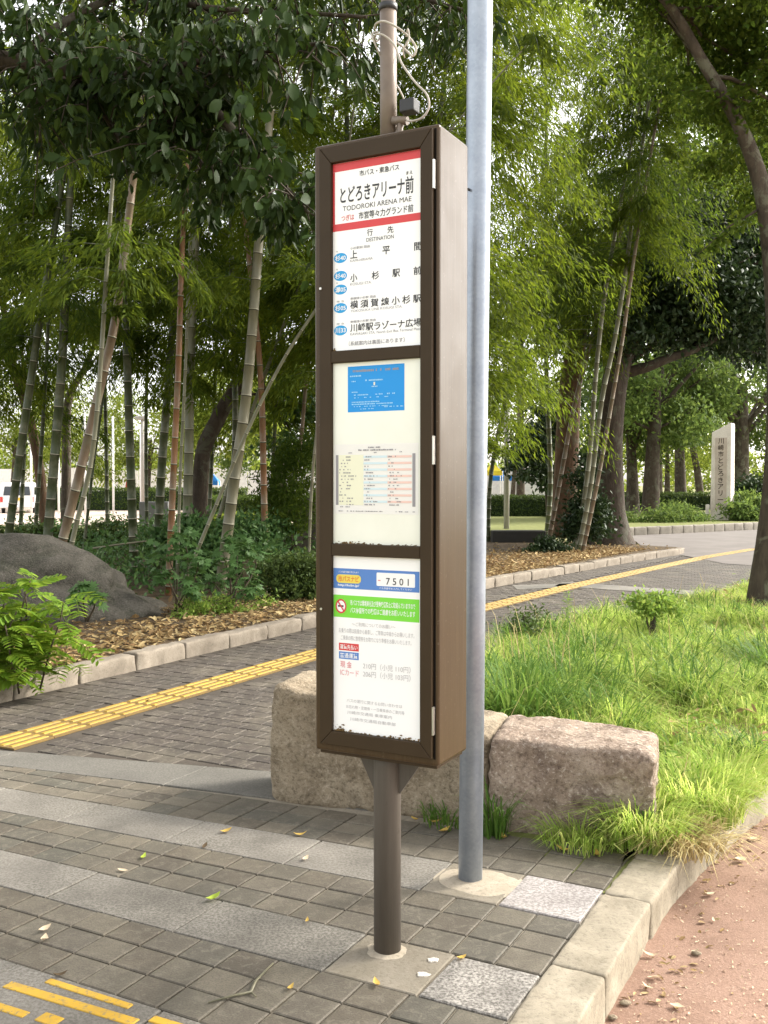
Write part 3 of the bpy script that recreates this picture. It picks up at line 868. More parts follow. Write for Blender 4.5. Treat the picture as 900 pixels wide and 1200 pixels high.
T('YOKOSUKA LINE KOSUGI STA.', -.082, .097, 2.0305, 2.038, G_)
T('東横線小杉駅 経由', -.083, .006, 1.9975, 2.0055, G_, bold=.012)
T('川崎駅ラゾーナ広場', -.083, .160, 1.970, 1.9955, K, bold=.016)
T('KAWASAKI STA. North Exit Bus Terminal Plaza', -.083, .159, 1.9595, 1.9675, G_)
T('〔系統案内は裏面にあります〕', -.088, .104, 1.9275, 1.942, G_, bold=.01)
for z, s, top in ((2.201, '杉40', '市'), (2.146, '杉40', '市'), (2.104, '溝05', '市'), (2.047, '杉05', '東 急'), (1.978, '川33', '東 急')):
    ellipse(p_top, 'route_badge', -.118, z, .0235, .0155, M['cyan_ink'], 1)
    T(s, -.137, -.099, z - .0085, z + .0085, M['white_ink'], bold=.02)
    w = .004 if len(top) == 1 else .014
    T(top, -.118 - w - (.012 if len(top) == 1 else 0), -.118 + w - (.012 if len(top) == 1 else 0), z + .0175, z + .0235, G_)
# --- notice board
def prints(parent, spec, mat, lift=2, seed=1, name='fine_print'):
    """illegible small print: short marks with gaps, one object"""
    r = random.Random(seed); m = MB(); y = PY - .0004 * lift
    for (u0, u1, z, h, fill) in spec:
        u = u0
        while u < u1:
            w = r.uniform(.0018, .006)
            if r.random() < fill:
                a, b = u, min(u + w, u1)
                m.add([(a, y, z), (b, y, z), (b, y, z + h * r.uniform(.7, 1)), (a, y, z + h * r.uniform(.7, 1))], [(0, 1, 2, 3)])
            u += w + r.uniform(.0006, .002)
    return tag(m.build(name, mat, parent), kind='stuff')
po = patch(p_mid, 'blue_notice', -.092, .104, 1.7235, 1.864, M['poster'])
prints(p_mid, [(-.078, .085, 1.846, .008, .8)], M['grey_ink'], 2, 1)
prints(p_mid, [(-.084, -.045, 1.832, .005, .95), (-.078, -.058, 1.816, .004, .9), (-.03, .032, 1.817, .005, .9), (-.008, .012, 1.798, .004, .9),
            (-.078, -.05, 1.783, .004, .9), (-.07, -.02, 1.774, .004, .7), (.0, .03, 1.774, .004, .7), (.045, .072, 1.774, .005, .8), (-.07, .075, 1.766, .003, .5),
            (-.078, .02, 1.752, .004, .95), (-.078, .065, 1.7455, .004, .9), (-.078, .05, 1.739, .003, .6), (.035, .10, 1.735, .004, .8), (-.068, .0, 1.731, .003, .5)], M['light_print'], 2, 2)
patch(p_mid, 'arrow_mark', -.001, .004, 1.803, 1.813, M['pale_yellow'], 3)
tt = patch(p_mid, 'timetable_sheet', -.1415, .151, 1.410, 1.625, M['paper'])
patch(p_mid, 'weekday_column', -.125, -.037, 1.437, 1.592, M['pale_yellow'], 2)
sp = []; spr = []
for i in range(16):
    z = 1.588 - i * .0098
    if i % 2 == 0:
        patch(p_mid, 'saturday_row', -.036, .046, z - .006, z + .0005, M['pale_blue'], 3); patch(p_mid, 'holiday_row', .0475, .1285, z - .006, z + .0005, M['pale_pink'], 3)
    k = random.choice((3, 4, 5, 5, 6)) if i > 0 else 4
    sp += [(-.122, -.122 + .010 * (k + (i == 1)), z - .004, .004, .45), (-.033, -.033 + .009 * max(2, k - 1), z - .004, .004, .5), (.05, .05 + .009 * max(2, k - 1), z - .004, .004, .5)]
patch(p_mid, 'hour_column', -.135, -.126, 1.437, 1.592, M['grey_ink'], 2); patch(p_mid, 'hour_column', .131, .141, 1.434, 1.594, M['grey_ink'], 2)
sp += [(-.02, .022, 1.612, .005, .9), (-.06, .075, 1.604, .005, .75), (-.09, -.075, 1.597, .003, .9), (.0, .01, 1.597, .003, .9), (.088, .097, 1.598, .003, .9), (-.125, -.085, 1.43, .003, .7), (-.125, .03, 1.417, .003, .8), (.075, .14, 1.417, .003, .6)]
prints(p_mid, sp, G_, 4, 5)
# --- fare panel
F = lambda *a, **k: put_text(p_low, *a, **k)
patch(p_low, 'blue_band', PL + .001, .1545, 1.1765, 1.2395, M['blue_ink'])
patch(p_low, 'logo_pill', -.134, -.046, 1.194, 1.2205, M['yellow_ink'], 2, .012)
F('市バスナビ', -.127, -.053, 1.198, 1.2165, M['orange_ink'], 3, bold=.03)
F('バスの運行情報が見られます', -.126, -.054, 1.2255, 1.2315, M['white_ink'], 2)
F('http://kcbn.jp/', -.128, -.052, 1.182, 1.191, M['white_ink'], 2, bold=.02)
patch(p_low, 'number_plate', .009, .140, 1.1905, 1.2315, M['white_ink'], 2, .004)
F('7 5 0 1', .042, .119, 1.1955, 1.2165, K, 3, bold=.006)
patch(p_low, 'dash', .014, .023, 1.206, 1.209, M['pink_ink'], 3)
F('バス停番号を入力してください', .018, .13, 1.181, 1.1875, M['white_ink'], 2)
patch(p_low, 'green_band', PL + .001, .1545, 1.0865, 1.156, M['green_ink'])
ellipse(p_low, 'no_smoking_disc', -.117, 1.121, .0195, .0225, M['white_ink'], 2)
ellipse(p_low, 'no_smoking_ring', -.117, 1.121, .0195, .0225, M['red_ink'], 4, .78)
q = [(-.1305, 1.136), (-.1265, 1.138), (-.1035, 1.106), (-.1075, 1.104)]
MB().add([(a, PY - .0018, b) for a, b in q], [(0, 3, 2, 1)]).build('no_smoking_slash', M['red_ink'], p_low)
patch(p_low, 'cigarette_mark', -.128, -.108, 1.1185, 1.124, K, 3)
F('市バスでは環境美化及び受動喫煙防止に取組んでいますので', -.084, .141, 1.125, 1.143, M['white_ink'], 2, bold=.012)
F('バス停留所での喫煙はご遠慮をお願いいたします', -.084, .141, 1.1015, 1.1195, M['white_ink'], 2, bold=.012)
F('〜ご利用についてのお願い〜', -.078, .074, 1.061, 1.074, M['faded_ink'])
F('お乗りの際は前扉から乗車し、ご降車は中扉からお願いします。', -.125, .138, 1.038, 1.0535, M['faded_ink'])
F('ご乗車の際に整理券をお取りになり準備をお願いいたします。', -.118, .128, 1.0155, 1.0305, M['faded_ink'])
patch(p_low, 'red_label', -.125, -.054, .983, 1.006, M['red_ink'])
F('運賃先払い', -.121, -.058, .987, 1.002, M['white_ink'], 2, bold=.012)
patch(p_low, 'blue_label', -.125, -.054, .956, .979, M['blue_ink'])
F('普通運賃', -.121, -.058, .9595, .9755, M['white_ink'], 2, bold=.012)
F('現 金', -.120, -.079, .929, .950, M['pink_ink'], bold=.01)
F('ICカード', -.120, -.054, .905, .924, M['pink_ink'])
F('210円（小児 110円）', -.039, .125, .931, .951, M['faded_ink']); F('206円（小児 103円）', -.039, .125, .906, .926, M['faded_ink'])
F('バスの運行に関するお問い合わせは', -.097, .097, .822, .833, M['faded_ink']); F('お忘れ物・定期券・一日乗車券のご案内等', -.099, .105, .803, .814, M['faded_ink'])
F('川崎市交通局 乗車案内', -.095, .062, .785, .796, M['faded_ink']); F('川崎市交通局自動車部', -.085, .075, .765, .776, M['faded_ink'])
# grime along the lower edges of the panes
def grime(parent, u0, u1, z, h, n, seed):
    r = random.Random(seed); m = MB()
    for i in range(n):
        t = r.random(); u = u0 + (u1 - u0) * t; w = r.uniform(.0015, .006); hh = h * r.random() ** 2
        zz = z + hh * .9 * r.random(); y = PY - .0022 - i * 1e-5
        k = 6; pts = [(u + w * math.cos(2 * math.pi * j / k) * r.uniform(.5, 1.1), y, zz + w * .6 * math.sin(2 * math.pi * j / k) * r.uniform(.5, 1.1)) for j in range(k)]
        m.add([(p[0], p[1], max(p[2], z)) for p in pts], [tuple(range(k))])
    return tag(m.build('grime', M['grime'], parent), kind='stuff')
grime(p_low, PL + .004, -.105, .7285, .03, 60, 3); grime(p_low, -.11, .155, .7285, .008, 60, 4); grime(p_low, .05, .13, .7285, .014, 20, 8)
grime(p_mid, PL + .01, -.05, 1.3168, .010, 40, 5); grime(p_mid, -.05, .15, 1.3168, .006, 30, 6); grime(p_top, PL + .002, -.135, 1.915, .012, 14, 7)
# radio box, clamp and cable on the roof
q = MB().box(.036, .086, -.03, .015, 2.652, 2.692); o = q.build('sensor_box', M['black'], root); bevel(o, .004, 2)
q = MB().tube([(.018, .0, 2.562), (.018, .0, 2.60), (.03, .0, 2.64)], [.012, .012, .010], 10); q.tube([(.01, -.02, 2.635), (.06, -.02, 2.625)], .013, 12); q.tube([(.035, -.02, 2.558), (.035, -.02, 2.63)], .009, 10)
q.build('cable_clamp', M['postlight'], root)
def smooth_path(pts, n=6):
    P = [Vector(p) for p in pts]; out = []
    for i in range(len(P) - 1):
        p0, p1, p2, p3 = P[max(i - 1, 0)], P[i], P[i + 1], P[min(i + 2, len(P) - 1)]
        for k in range(n):
            t = k / n
            out.append(.5 * ((2 * p1) + (p2 - p0) * t + (2 * p0 - 5 * p1 + 4 * p2 - p3) * t * t + (3 * p1 - p0 - 3 * p2 + p3) * t ** 3))
    out.append(P[-1]); return out
yc = -.03
c1 = [(-.06, yc + .02, 2.935), (-.045, yc, 2.940), (-.01, yc - .012, 2.935), (.03, yc, 2.912), (.06, yc + .02, 2.885), (.08, yc + .03, 2.85), (.068, yc + .03, 2.828), (.045, .02, 2.85), (.0, .036, 2.895), (-.045, .02, 2.92), (-.06, 0, 2.90),
      (-.05, yc, 2.905), (-.015, yc - .012, 2.895), (.02, yc, 2.86), (.045, yc, 2.80), (.09, yc, 2.735), (.13, yc, 2.69), (.138, yc, 2.65), (.115, yc, 2.622), (.075, yc, 2.618), (.05, yc + .005, 2.632)]
q = MB().tube(smooth_path(c1), .0034, 6)
c2 = [(-.055, .0, 2.93), (-.06, yc, 2.91), (-.045, yc, 2.87), (-.033, .01, 2.82), (.02, .032, 2.72), (.028, .02, 2.66)]
q.tube(smooth_path(c2), .0026, 6)
c3 = [(.03, .03, 2.91), (.066, yc, 2.90), (.07, yc, 2.87), (.05, yc, 2.84), (.04, .0, 2.83)]
q.tube(smooth_path(c3), .0025, 6)
q.build('cable', M['cable'], root)

# ------------------------------------------------------------------ GREY STEEL POLE
gp = empty('steel_pole', uv(-.004, .69), 0, 'tall galvanised grey steel pole standing behind the bus stop sign', 'pole')
lean = at(560, 0, 3.78) - uv(-.004, .69)
m = MB().tube([(0, 0, -.02), (lean.x * .33, 0, lean.z * .33), (lean.x, 0, lean.z), (lean.x * 1.5, 0, lean.z * 1.5)], [.0455, .0455, .047, .047], 32)
m.build('shaft', M['galv'], gp)
q = MB().tube([(-.035 + lean.x * .77, -.035, lean.z * .7745), (-.042 + lean.x * .77, -.045, lean.z * .7745)], .005, 8); q.build('bolt', M['black'], gp)

# ------------------------------------------------------------------ BAMBOO
def plume(rng, p0, az, L, rise, droop, n, leaf=(.08, .165)):
    n = int(n * 2.7)
    """leaves of one arching, drooping branch"""
    t = rng.uniform(.12, 1, n) ** .8
    h = np.array([math.cos(az), math.sin(az), 0.0]); sidev = np.array([-math.sin(az), math.cos(az), 0.0])
    c = np.array(p0)[None] + L * t[:, None] * h + (rise * t - droop * t * t)[:, None] * np.array([[0, 0, 1.0]])
    sg = rng.normal(size=n)
    c = c + sidev * (sg * .17 * L * (.25 + .75 * t))[:, None]
    c[:, 2] += rng.normal(size=n) * .07 * L - np.abs(sg) * .06 * L
    tan = h[None] * L + np.array([[0, 0, 1.0]]) * (rise - 2 * droop * t)[:, None]
    d = norm(tan) * .7 + sidev[None] * (np.sign(sg) * rng.uniform(.1, .8, n))[:, None] + np.array([[0, 0, -.45]]) + rng.normal(size=(n, 3)) * .3
    return c, d, rng.uniform(leaf[0], leaf[1], n)

def culm_curve(pts, n=60):
    P = smooth_path(pts, 8)
    return P
BAM_G = 'bamboo culms in the planting bed'
def bamboo(way, Y, wpx, kind, fol, label, ytop=9.5, fmat='bam', lean_y=0.0, group=BAM_G, arc=(0.0, 6.2832)):
    """way: pixel way points of the culm from foot to top at distance Y; fol: (lowest z, plumes, leaves per plume, reach)"""
    pts = [at(px, py, Y) for px, py in way]
    foot = pts[0].copy()
    d0 = (pts[1] - pts[0]).normalized()
    k = (foot.z - .05) / max(d0.z, .2)
    if foot.z > .1: pts.insert(0, foot - d0 * k)
    else: pts[0].z = .05
    dt = (pts[-1] - pts[-2]).normalized()
    if pts[-1].z < ytop:
        z0 = pts[-1].z; q = pts[-1]
        for f in (.35, .7, 1.0):
            zz = (ytop - z0) * f
            pts.append(q + Vector((dt.x / max(dt.z, .3) * zz * (1 + .25 * f), lean_y * f * f, zz)))
    P = culm_curve(pts)
    base = P[0].copy()
    ro = empty('bamboo', base, 0, label, 'bamboo', group)
    P = [p - base for p in P]
    r0 = wpx / FPX * Y * .5
    # walk along the culm, a ring at each node
    L = [0]
    for a, b in zip(P, P[1:]): L.append(L[-1] + (b - a).length)
    tot = L[-1]
    def pos(s):
        s = min(max(s, 0), tot - 1e-4)
        i = 0
        while L[i + 1] < s: i += 1
        t = (s - L[i]) / max(L[i + 1] - L[i], 1e-6)
        return P[i].lerp(P[i + 1], t)
    s = 0.0; pp = []; rr = []; rm = []; sp = .16 + .5 * r0
    nodes = []
    while s < tot:
        f = s / tot; r = r0 * (1 - .65 * f ** 1.5)
        g = min(.006 + r * .10, .03)
        pp += [pos(s), pos(s + g * .5), pos(s + g), pos(s + g * 1.9)]
        rr += [r * 1.0, r * 1.09, r * 1.07, r]
        rm += [1, 1, 2, 0]
        nodes.append((s, r))
        s += sp * random.uniform(.9, 1.15); sp = min(sp * 1.09, .36)
    MB().tube(pp, rr, 9, 0, True, True, rm).build('culm', [M[kind], M['node_ring'], M['node_pale']], ro)
    zlow, npl, nl, reach = fol
    if npl:
        A = []; B = []; C = []; tw = MB()
        zmax = min(ytop, 1.5 + .5 * Y + 1.2)
        cand = [(s, r) for s, r in nodes if pos(s).z + base.z > zlow + random.uniform(-.9, .6) and pos(s).z + base.z < zmax + .5]
        if not cand: cand = nodes[-3:]
        rng = RNG
        for k in range(npl):
            s, r = cand[int(rng.integers(len(cand)))]
            p = pos(s); az = rng.uniform(*(arc if p.z < 6.6 else (0.0, 6.2832)))
            Lr = reach * rng.uniform(.45, 1.15); rise = Lr * rng.uniform(.05, .5); dr = Lr * rng.uniform(.35, .95)
            a, b, c = plume(rng, p, az, Lr, rise, dr, nl)
            A.append(a); B.append(b); C.append(c)
            h = Vector((math.cos(az), math.sin(az), 0))
            tw.tube([p + h * Lr * t + Vector((0, 0, rise * t - dr * t * t)) for t in (0, .33, .66, .95)], [.007, .005, .004, .002], 4, 0, False)
        tag(tw.build('branches', M['culm_green'], ro), kind='stuff')
        Ls = np.concatenate(C)
        leaves('foliage', np.concatenate(A), np.concatenate(B), Ls, Ls * .19, M[fmat], ro, False)
    return ro

SP = (3.4, 26, 120, 1.15)
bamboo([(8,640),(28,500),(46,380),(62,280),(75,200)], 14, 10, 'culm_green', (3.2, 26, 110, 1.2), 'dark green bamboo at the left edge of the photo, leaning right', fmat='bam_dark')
bamboo([(40,640),(50,500),(58,350),(66,180)], 19, 5, 'culm_green', (3.2, 34, 120, 1.6), 'thin dark bamboo just right of the white van', fmat='bam_dark')
bamboo([(55,640),(66,510),(74,400),(79,280),(85,180)], 14, 11.5, 'culm_green', (3.4, 26, 110, 1.3), 'thick dark green upright bamboo rising behind the left end of the grey boulder')
bamboo([(58,692),(92,560),(118,450),(136,370),(150,260),(160,180)], 11.2, 11.5, 'culm_pink', (3.9, 18, 110, 1.0), 'stout tan bamboo leaning right in front of the grey boulder')
bamboo([(70,702),(88,620),(107,540),(117,440),(126,300)], 10.9, 6, 'culm_grey', (3.5, 12, 110, .9), 'slim pale green bamboo beside the stout tan one at the boulder')
bamboo([(103,600),(110,540),(120,470),(127,400)], 16, 3.6, 'culm_green', (4, 14, 110, 1.2), 'very thin blackish bamboo behind the slim pale green one')
bamboo([(157,655),(152,520),(148,400),(140,280),(134,180)], 15, 10.5, 'culm_green', (3.3, 26, 115, 1.3), 'upright dull green bamboo rising behind the right end of the grey boulder')
bamboo([(184,650),(190,540),(199,430),(206,330),(213,220)], 15.5, 10.5, 'culm_green', (3.3, 28, 115, 1.3), 'dark green bamboo at the left of the tight row of four', fmat='bam_dark')
bamboo([(197,722),(203,560),(209,430),(213,300),(217,240)], 12.3, 8, 'culm_orange', (3.9, 16, 110, 1.0), 'brown bamboo in front of the tight row, its foot in dry leaves')
bamboo([(208,660),(212,540),(217,440),(222,300)], 13, 4, 'culm_grey', (3.8, 14, 110, 1.0), 'thin pale green bamboo between two thicker culms of the tight row')
bamboo([(218,665),(221,540),(223,440),(227,330),(231,250)], 14.5, 11.5, 'culm_grey', (3.2, 30, 120, 1.4), 'green and brown bamboo at the right of the tight row of four')
bamboo([(263,652),(275,560),(288,470),(297,370),(302,300),(308,230)], 12.5, 13.5, 'culm_pale', (4.0, 22, 115, 1.15), 'stout pale bamboo with dark rings leaning right, left of the sign')
bamboo([(268,650),(274,560),(276,480),(273,380),(270,250)], 17, 8, 'culm_green', (3.4, 28, 120, 1.6), 'grey green bamboo half hidden behind the stout pale one')
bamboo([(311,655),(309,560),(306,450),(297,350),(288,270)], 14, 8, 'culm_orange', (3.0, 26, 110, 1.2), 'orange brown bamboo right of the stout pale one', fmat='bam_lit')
bamboo([(212,692),(250,600),(290,505),(330,425),(372,360)], 12, 4.5, 'culm_grey', (3.2, 16, 110, 1.0), 'thin pale bamboo slanting steeply to the right, its foot among the shrubs', 7)
bamboo([(246,640),(280,530),(310,440),(345,350)], 15, 5, 'culm_grey', (3.6, 18, 110, 1.2), 'slanting green bamboo behind the stout pale one', 7.5)
bamboo([(362,650),(366,560),(374,480)], 13.5, 3.6, 'culm_pale', (3.0, 18, 120, 1.3), 'thin pale bamboo close to the left side of the sign cabinet')
bamboo([(328,655),(338,590),(352,520),(360,430)], 15.5, 5, 'culm_pink', (2.9, 28, 120, 1.4), 'tan slanting bamboo between the orange one and the sign', fmat='bam')
# culms whose feet are behind the sign; their plumes fill the space above and right of it
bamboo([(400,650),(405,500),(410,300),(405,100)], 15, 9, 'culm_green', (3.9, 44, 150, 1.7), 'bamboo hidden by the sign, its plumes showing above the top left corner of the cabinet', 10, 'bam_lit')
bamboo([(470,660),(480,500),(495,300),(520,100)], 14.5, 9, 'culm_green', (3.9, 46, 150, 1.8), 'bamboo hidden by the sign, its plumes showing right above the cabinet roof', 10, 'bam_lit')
bamboo([(535,665),(540,560),(540,400),(548,250)], 15, 9, 'culm_green', (2.7, 60, 160, 1.9), 'bamboo hidden by the grey pole, its plumes arching out to the right of the pole', 10, 'bam')
bamboo([(552,660),(550,520),(554,400),(566,250)], 17.5, 9, 'culm_green', (3.0, 70, 170, 2.3), 'bamboo behind the grey pole with the densest drooping plumes', 11.5, 'bam')
bamboo([(440,640),(450,480),(460,300)], 18.5, 9, 'culm_grey', (4.2, 50, 150, 2.2), 'tall bamboo furthest back behind the sign', 12, 'bam_lit')
# back row of the grove
for args in (
    ([(-60,620),(-50,500),(-45,380),(-40,250)], 18, 6, 'culm_green', (3.6, 66, 150, 2.0), 'back row bamboo whose bright foliage fills the corner under the dark branch', 10.5, 'bam_lit'),
    ([(24,620),(30,500),(38,380),(42,250)], 21, 5, 'culm_green', (4.2, 66, 150, 2.2), 'slim back row bamboo at the left edge, behind the thick dark green ones', 11.5, 'bam'),
    ([(126,620),(124,500),(121,380),(118,250)], 22, 5, 'culm_green', (4.6, 66, 150, 2.2), 'slim back row bamboo between the tan bamboo and the upright dull green one', 12, 'bam_lit'),
    ([(172,620),(171,500),(174,380),(178,250)], 20, 4.5, 'culm_green', (4.4, 60, 150, 2.0), 'slim back row bamboo just left of the tight row', 11, 'bam'),
    ([(244,620),(250,500),(254,380),(256,250)], 21, 5, 'culm_green', (4.4, 66, 150, 2.2), 'slim back row bamboo between the tight row and the stout pale one', 11.5, 'bam_lit'),
    ([(318,620),(322,500),(330,380),(336,250)], 20, 5, 'culm_green', (3.6, 66, 150, 2.2), 'slim back row bamboo right of the orange brown one', 11, 'bam')):
    bamboo(*args, group='slim bamboo culms of the back row')
# right cluster
RG = 'bamboo culms in the clump at the right'
bamboo([(643,633),(655,570),(672,480),(690,410),(705,350),(722,290)], 23, 5.5, 'culm_pink', (5.2, 60, 165, 2.6), 'leftmost bamboo of the right clump, brown below and leaning right', 13.5, 'bam_dark', group=RG, arc=(1.2, 3.6))
bamboo([(672,648),(684,590),(692,520),(699,430),(708,350),(718,290)], 21, 6, 'culm_grey', (4.9, 60, 165, 2.2), 'second grey green bamboo from the left in the right clump', 13, 'bam', group=RG, arc=(1.2, 3.5))
bamboo([(677,650),(692,570),(705,470),(720,400),(733,320),(738,280)], 20.6, 6, 'culm_grey', (5.6, 50, 165, 1.8), 'third grey green bamboo from the left in the right clump', 13, 'bam_dark', group=RG, arc=(1.2, 3.5))
bamboo([(682,654),(701,560),(717,470),(729,400),(739,330),(745,290)], 20.2, 5, 'culm_pink', (6.4, 36, 165, 1.4), 'rightmost bamboo of the right clump, slim and tan', 13, 'bam', group=RG, arc=(1.2, 3.5))
bamboo([(572,640),(575,560),(590,480),(612,400)], 24, 5, 'culm_green', (4.6, 70, 165, 2.6), 'thin green bamboo leaning right next to the grey lamp post', 13.5, 'bam', group=RG)
bamboo([(640,632),(645,560),(640,420),(640,250)], 26, 6, 'culm_green', (6.0, 80, 165, 3.0), 'bamboo behind the right clump, hidden in its own dense foliage', 15, 'bam_lit', group=RG)

# ------------------------------------------------------------------ TREES
def limb(m, p0, p1, r0, r1, bend=.12, n=7, seg=8, mi=0):
    p0, p1 = Vector(p0), Vector(p1); d = p1 - p0
    off = Vector((random.uniform(-1, 1), random.uniform(-1, 1), random.uniform(-.3, .6))) * d.length * bend
    pts = []
    for i in range(n):
        t = i / (n - 1)
        pts.append(p0 + d * t + off * math.sin(math.pi * t) + Vector((random.uniform(-1, 1), random.uniform(-1, 1), 0)) * .02 * d.length * (0 < t < 1))
    m.tube(pts, [r0 + (r1 - r0) * (i / (n - 1)) for i in range(n)], seg, mi)
    return pts
def crown_points(rng, blobs, n, clump=.35, per=40, shell=.6):
    """leaf clumps spread through the volume of several lobes"""
    tot = sum(b[3] ** 2 for b in blobs); P = []
    for (x, y, z, r) in blobs:
        k = max(3, int(n / per * r * r / tot))
        v = norm(rng.normal(size=(k, 3))); rad = r * (rng.uniform(0, 1, k) ** (1 / 3) * (1 - shell) + shell * rng.uniform(.75, 1.08, k))
        c = np.array([x, y, z]) + v * rad[:, None] * np.array([1, 1, .82])
        q = c[:, None, :] + rng.normal(size=(k, per, 3)) * clump * rng.uniform(.5, 1.3, (k, 1, 1)) * np.array([1, 1, .55])
        P.append(q.reshape(-1, 3))
    return np.concatenate(P)
def tree(label, base, trunk_pts, radii, blobs, n, leaf, mat, bark='bark', clump=.35, branches=6, group=None, broad=False, aspect=.5, name='tree', cat='tree', shell=.6, droop=.35):
    b = Vector(base)
    ro = empty(name, b, 0, label, cat, group)
    P = smooth_path([Vector(p) - b for p in trunk_pts], 6)
    R = np.interp(np.linspace(0, 1, len(P)), np.linspace(0, 1, len(radii)), radii)
    m = MB().tube(P, list(R), 14)
    m.build('trunk', M[bark], ro)
    m = MB()
    top = P[-1]
    for i in range(branches):
        x, y, z, r = blobs[i % len(blobs)]
        s = P[int(len(P) * random.uniform(.5, .95))]
        e = Vector((x, y, z)) - b + Vector((random.uniform(-.5, .5), random.uniform(-.5, .5), random.uniform(-.4, .5))) * r
        rr = float(R[-1]) * random.uniform(.4, .8)
        pts = limb(m, s, e, rr, rr * .25)
        for q in range(2):
            limb(m, pts[random.randint(2, 5)], e + Vector((random.uniform(-1, 1), random.uniform(-1, 1), random.uniform(-.6, .8))) * r * .8, rr * .4, rr * .1, .15, 5, 5)
    m.build('branches', M[bark], ro)
    Q = crown_points(RNG, blobs, n, clump, 40, shell) - np.array(b)
    D = RNG.normal(size=Q.shape) + np.array([0, 0, -droop * 2])
    L = RNG.uniform(.7, 1.3, len(Q)) * leaf
    leaves('crown', Q, D, L, L * aspect, M[mat], ro, broad, RNG, .55)
    return ro
def pb(px, py, Y, rpx):
    p = at(px, py, Y); return (p.x, p.y, p.z, rpx / FPX * Y)
def pt(px, py, Y): return at(px, py, Y)
def gp_(px, py, z=.1):
    p = ground(px, py, z); return p

# dark evergreen behind the right clump
Yd = 24.0
tree('big dark evergreen tree with flared trunk behind the bamboo clump on the right', pt(716, 638, 23), [pt(716, 641, 23), pt(715, 600, 23), pt(714, 520, 23), pt(722, 440, 23), pt(742, 380, 23.5), pt(770, 320, 24)],
     [.62, .36, .31, .30, .27, .2], [pb(765,300,24,52), pb(820,345,23.5,62), pb(880,330,24.5,60), pb(845,270,25,62), pb(795,385,23.5,34), pb(740,385,23,36), pb(900,400,25,34), pb(930,320,25,70), pb(770,250,26,46), pb(850,385,24,34), pb(800,215,27,46), pb(860,215,27,46), pb(780,345,23.6,46), pb(845,345,23.6,50)],
     60000, .15, 'evergreen', 'bark_dark', .36, 10)
tree('reddish tree trunk left of the flared one, leafing into the dark canopy', pt(664, 625, 24.5), [pt(662, 630, 24.5), pt(664, 540, 24.5), pt(668, 460, 24.5), pt(676, 400, 24.5), pt(690, 330, 25)],
     [.36, .30, .28, .24, .16], [pb(668,375,25,36), pb(700,330,25.5,44), pb(640,330,25.5,44), pb(720,400,25.5,24)], 7000, .16, 'evergreen', 'bark_red', .3, 5)
tree('low dark tree with drooping twigs left of the reddish trunk', pt(645, 610, 32), [pt(645, 612, 32), pt(642, 560, 32), pt(640, 500, 32)], [.14, .11, .07],
     [pb(640,515,32,30), pb(618,545,32,22), pb(655,480,32,26), pb(650,560,32,20)], 6000, .17, 'evergreen', 'bark_dark', .22, 5)
# camellia like bush hugging the clump
def bush(label, blobs, n, leaf, mat, base, aspect=.5, clump=.15, name='shrub', cat='shrub', group=None, stems=5, broad=False, droop=.0, shell=.5):
    b = Vector(base); ro = empty(name, b, 0, label, cat, group)
    m = MB()
    for i in range(stems):
        x, y, z, r = blobs[i % len(blobs)]
        limb(m, (random.uniform(-.06, .06), random.uniform(-.06, .06), -.05), Vector((x, y, z)) - b + Vector((random.uniform(-.4, .4), random.uniform(-.4, .4), .2)) * r, .012 + leaf * .06, .004, .1, 5, 5)
    m.build('stems', M['twig'], ro)
    Q = crown_points(RNG, blobs, n, clump, 24, shell) - np.array(b)
    Q = Q[Q[:, 2] > .02]
    D = RNG.normal(size=Q.shape) + np.array([0, 0, .3 - droop])
    L = RNG.uniform(.7, 1.3, len(Q)) * leaf
    leaves('foliage', Q, D, L, L * aspect, M[mat], ro, broad, RNG, .5)
    return ro
bush('tall dark camellia shrub growing through the feet of the right bamboo clump', [pb(684,560,21.6,16), pb(688,590,21.4,20), pb(690,612,21.2,24), pb(676,620,21.2,18), pb(700,600,21.6,14), pb(690,540,21.8,9)], 5500, .11, 'evergreen', pt(688, 636, 21.4), .5, .12)
bush('low dark shrub at the left foot of the bamboo clump', [pb(640,640,20.5,12), pb(625,648,20.2,9), pb(655,645,20.2,10)], 1500, .10, 'evergreen', pt(640, 652, 20.3), .5, .1)

# the road-side tree at the right edge
Yr = 12.0
tr = [pt(899, 716, Yr), pt(907, 640, Yr), pt(915, 560, Yr), pt(917, 450, Yr), pt(910, 340, Yr), pt(899, 250, Yr), pt(884, 190, Yr), pt(858, 130, Yr - .1), pt(822, 70, Yr - .2), pt(795, 22, Yr - .3), pt(770, -10, Yr - .4), pt(720, -60, Yr - .6)]
rt = tree('roadside tree with mottled bark on the right edge, its limb curving up and left', pt(899, 716, Yr), tr, [.27, .215, .20, .18, .14, .11, .094, .078, .066, .058, .05, .04],
     [pb(840,60,12.5,50), pb(890,110,12.6,55), pb(900,30,12.4,60), pb(790,-20,12,60), pb(720,-40,11.8,50), pb(955,170,12.5,45), pb(850,120,13.5,36), pb(885,165,14,46), pb(850,195,15,34), pb(800,80,14,44), pb(895,235,15,30), pb(960,60,12,60), pb(870,-40,11.5,60)],
     24000, .085, 'street_leaf', 'bark', .24, 8, broad=True, aspect=.55, shell=.35)
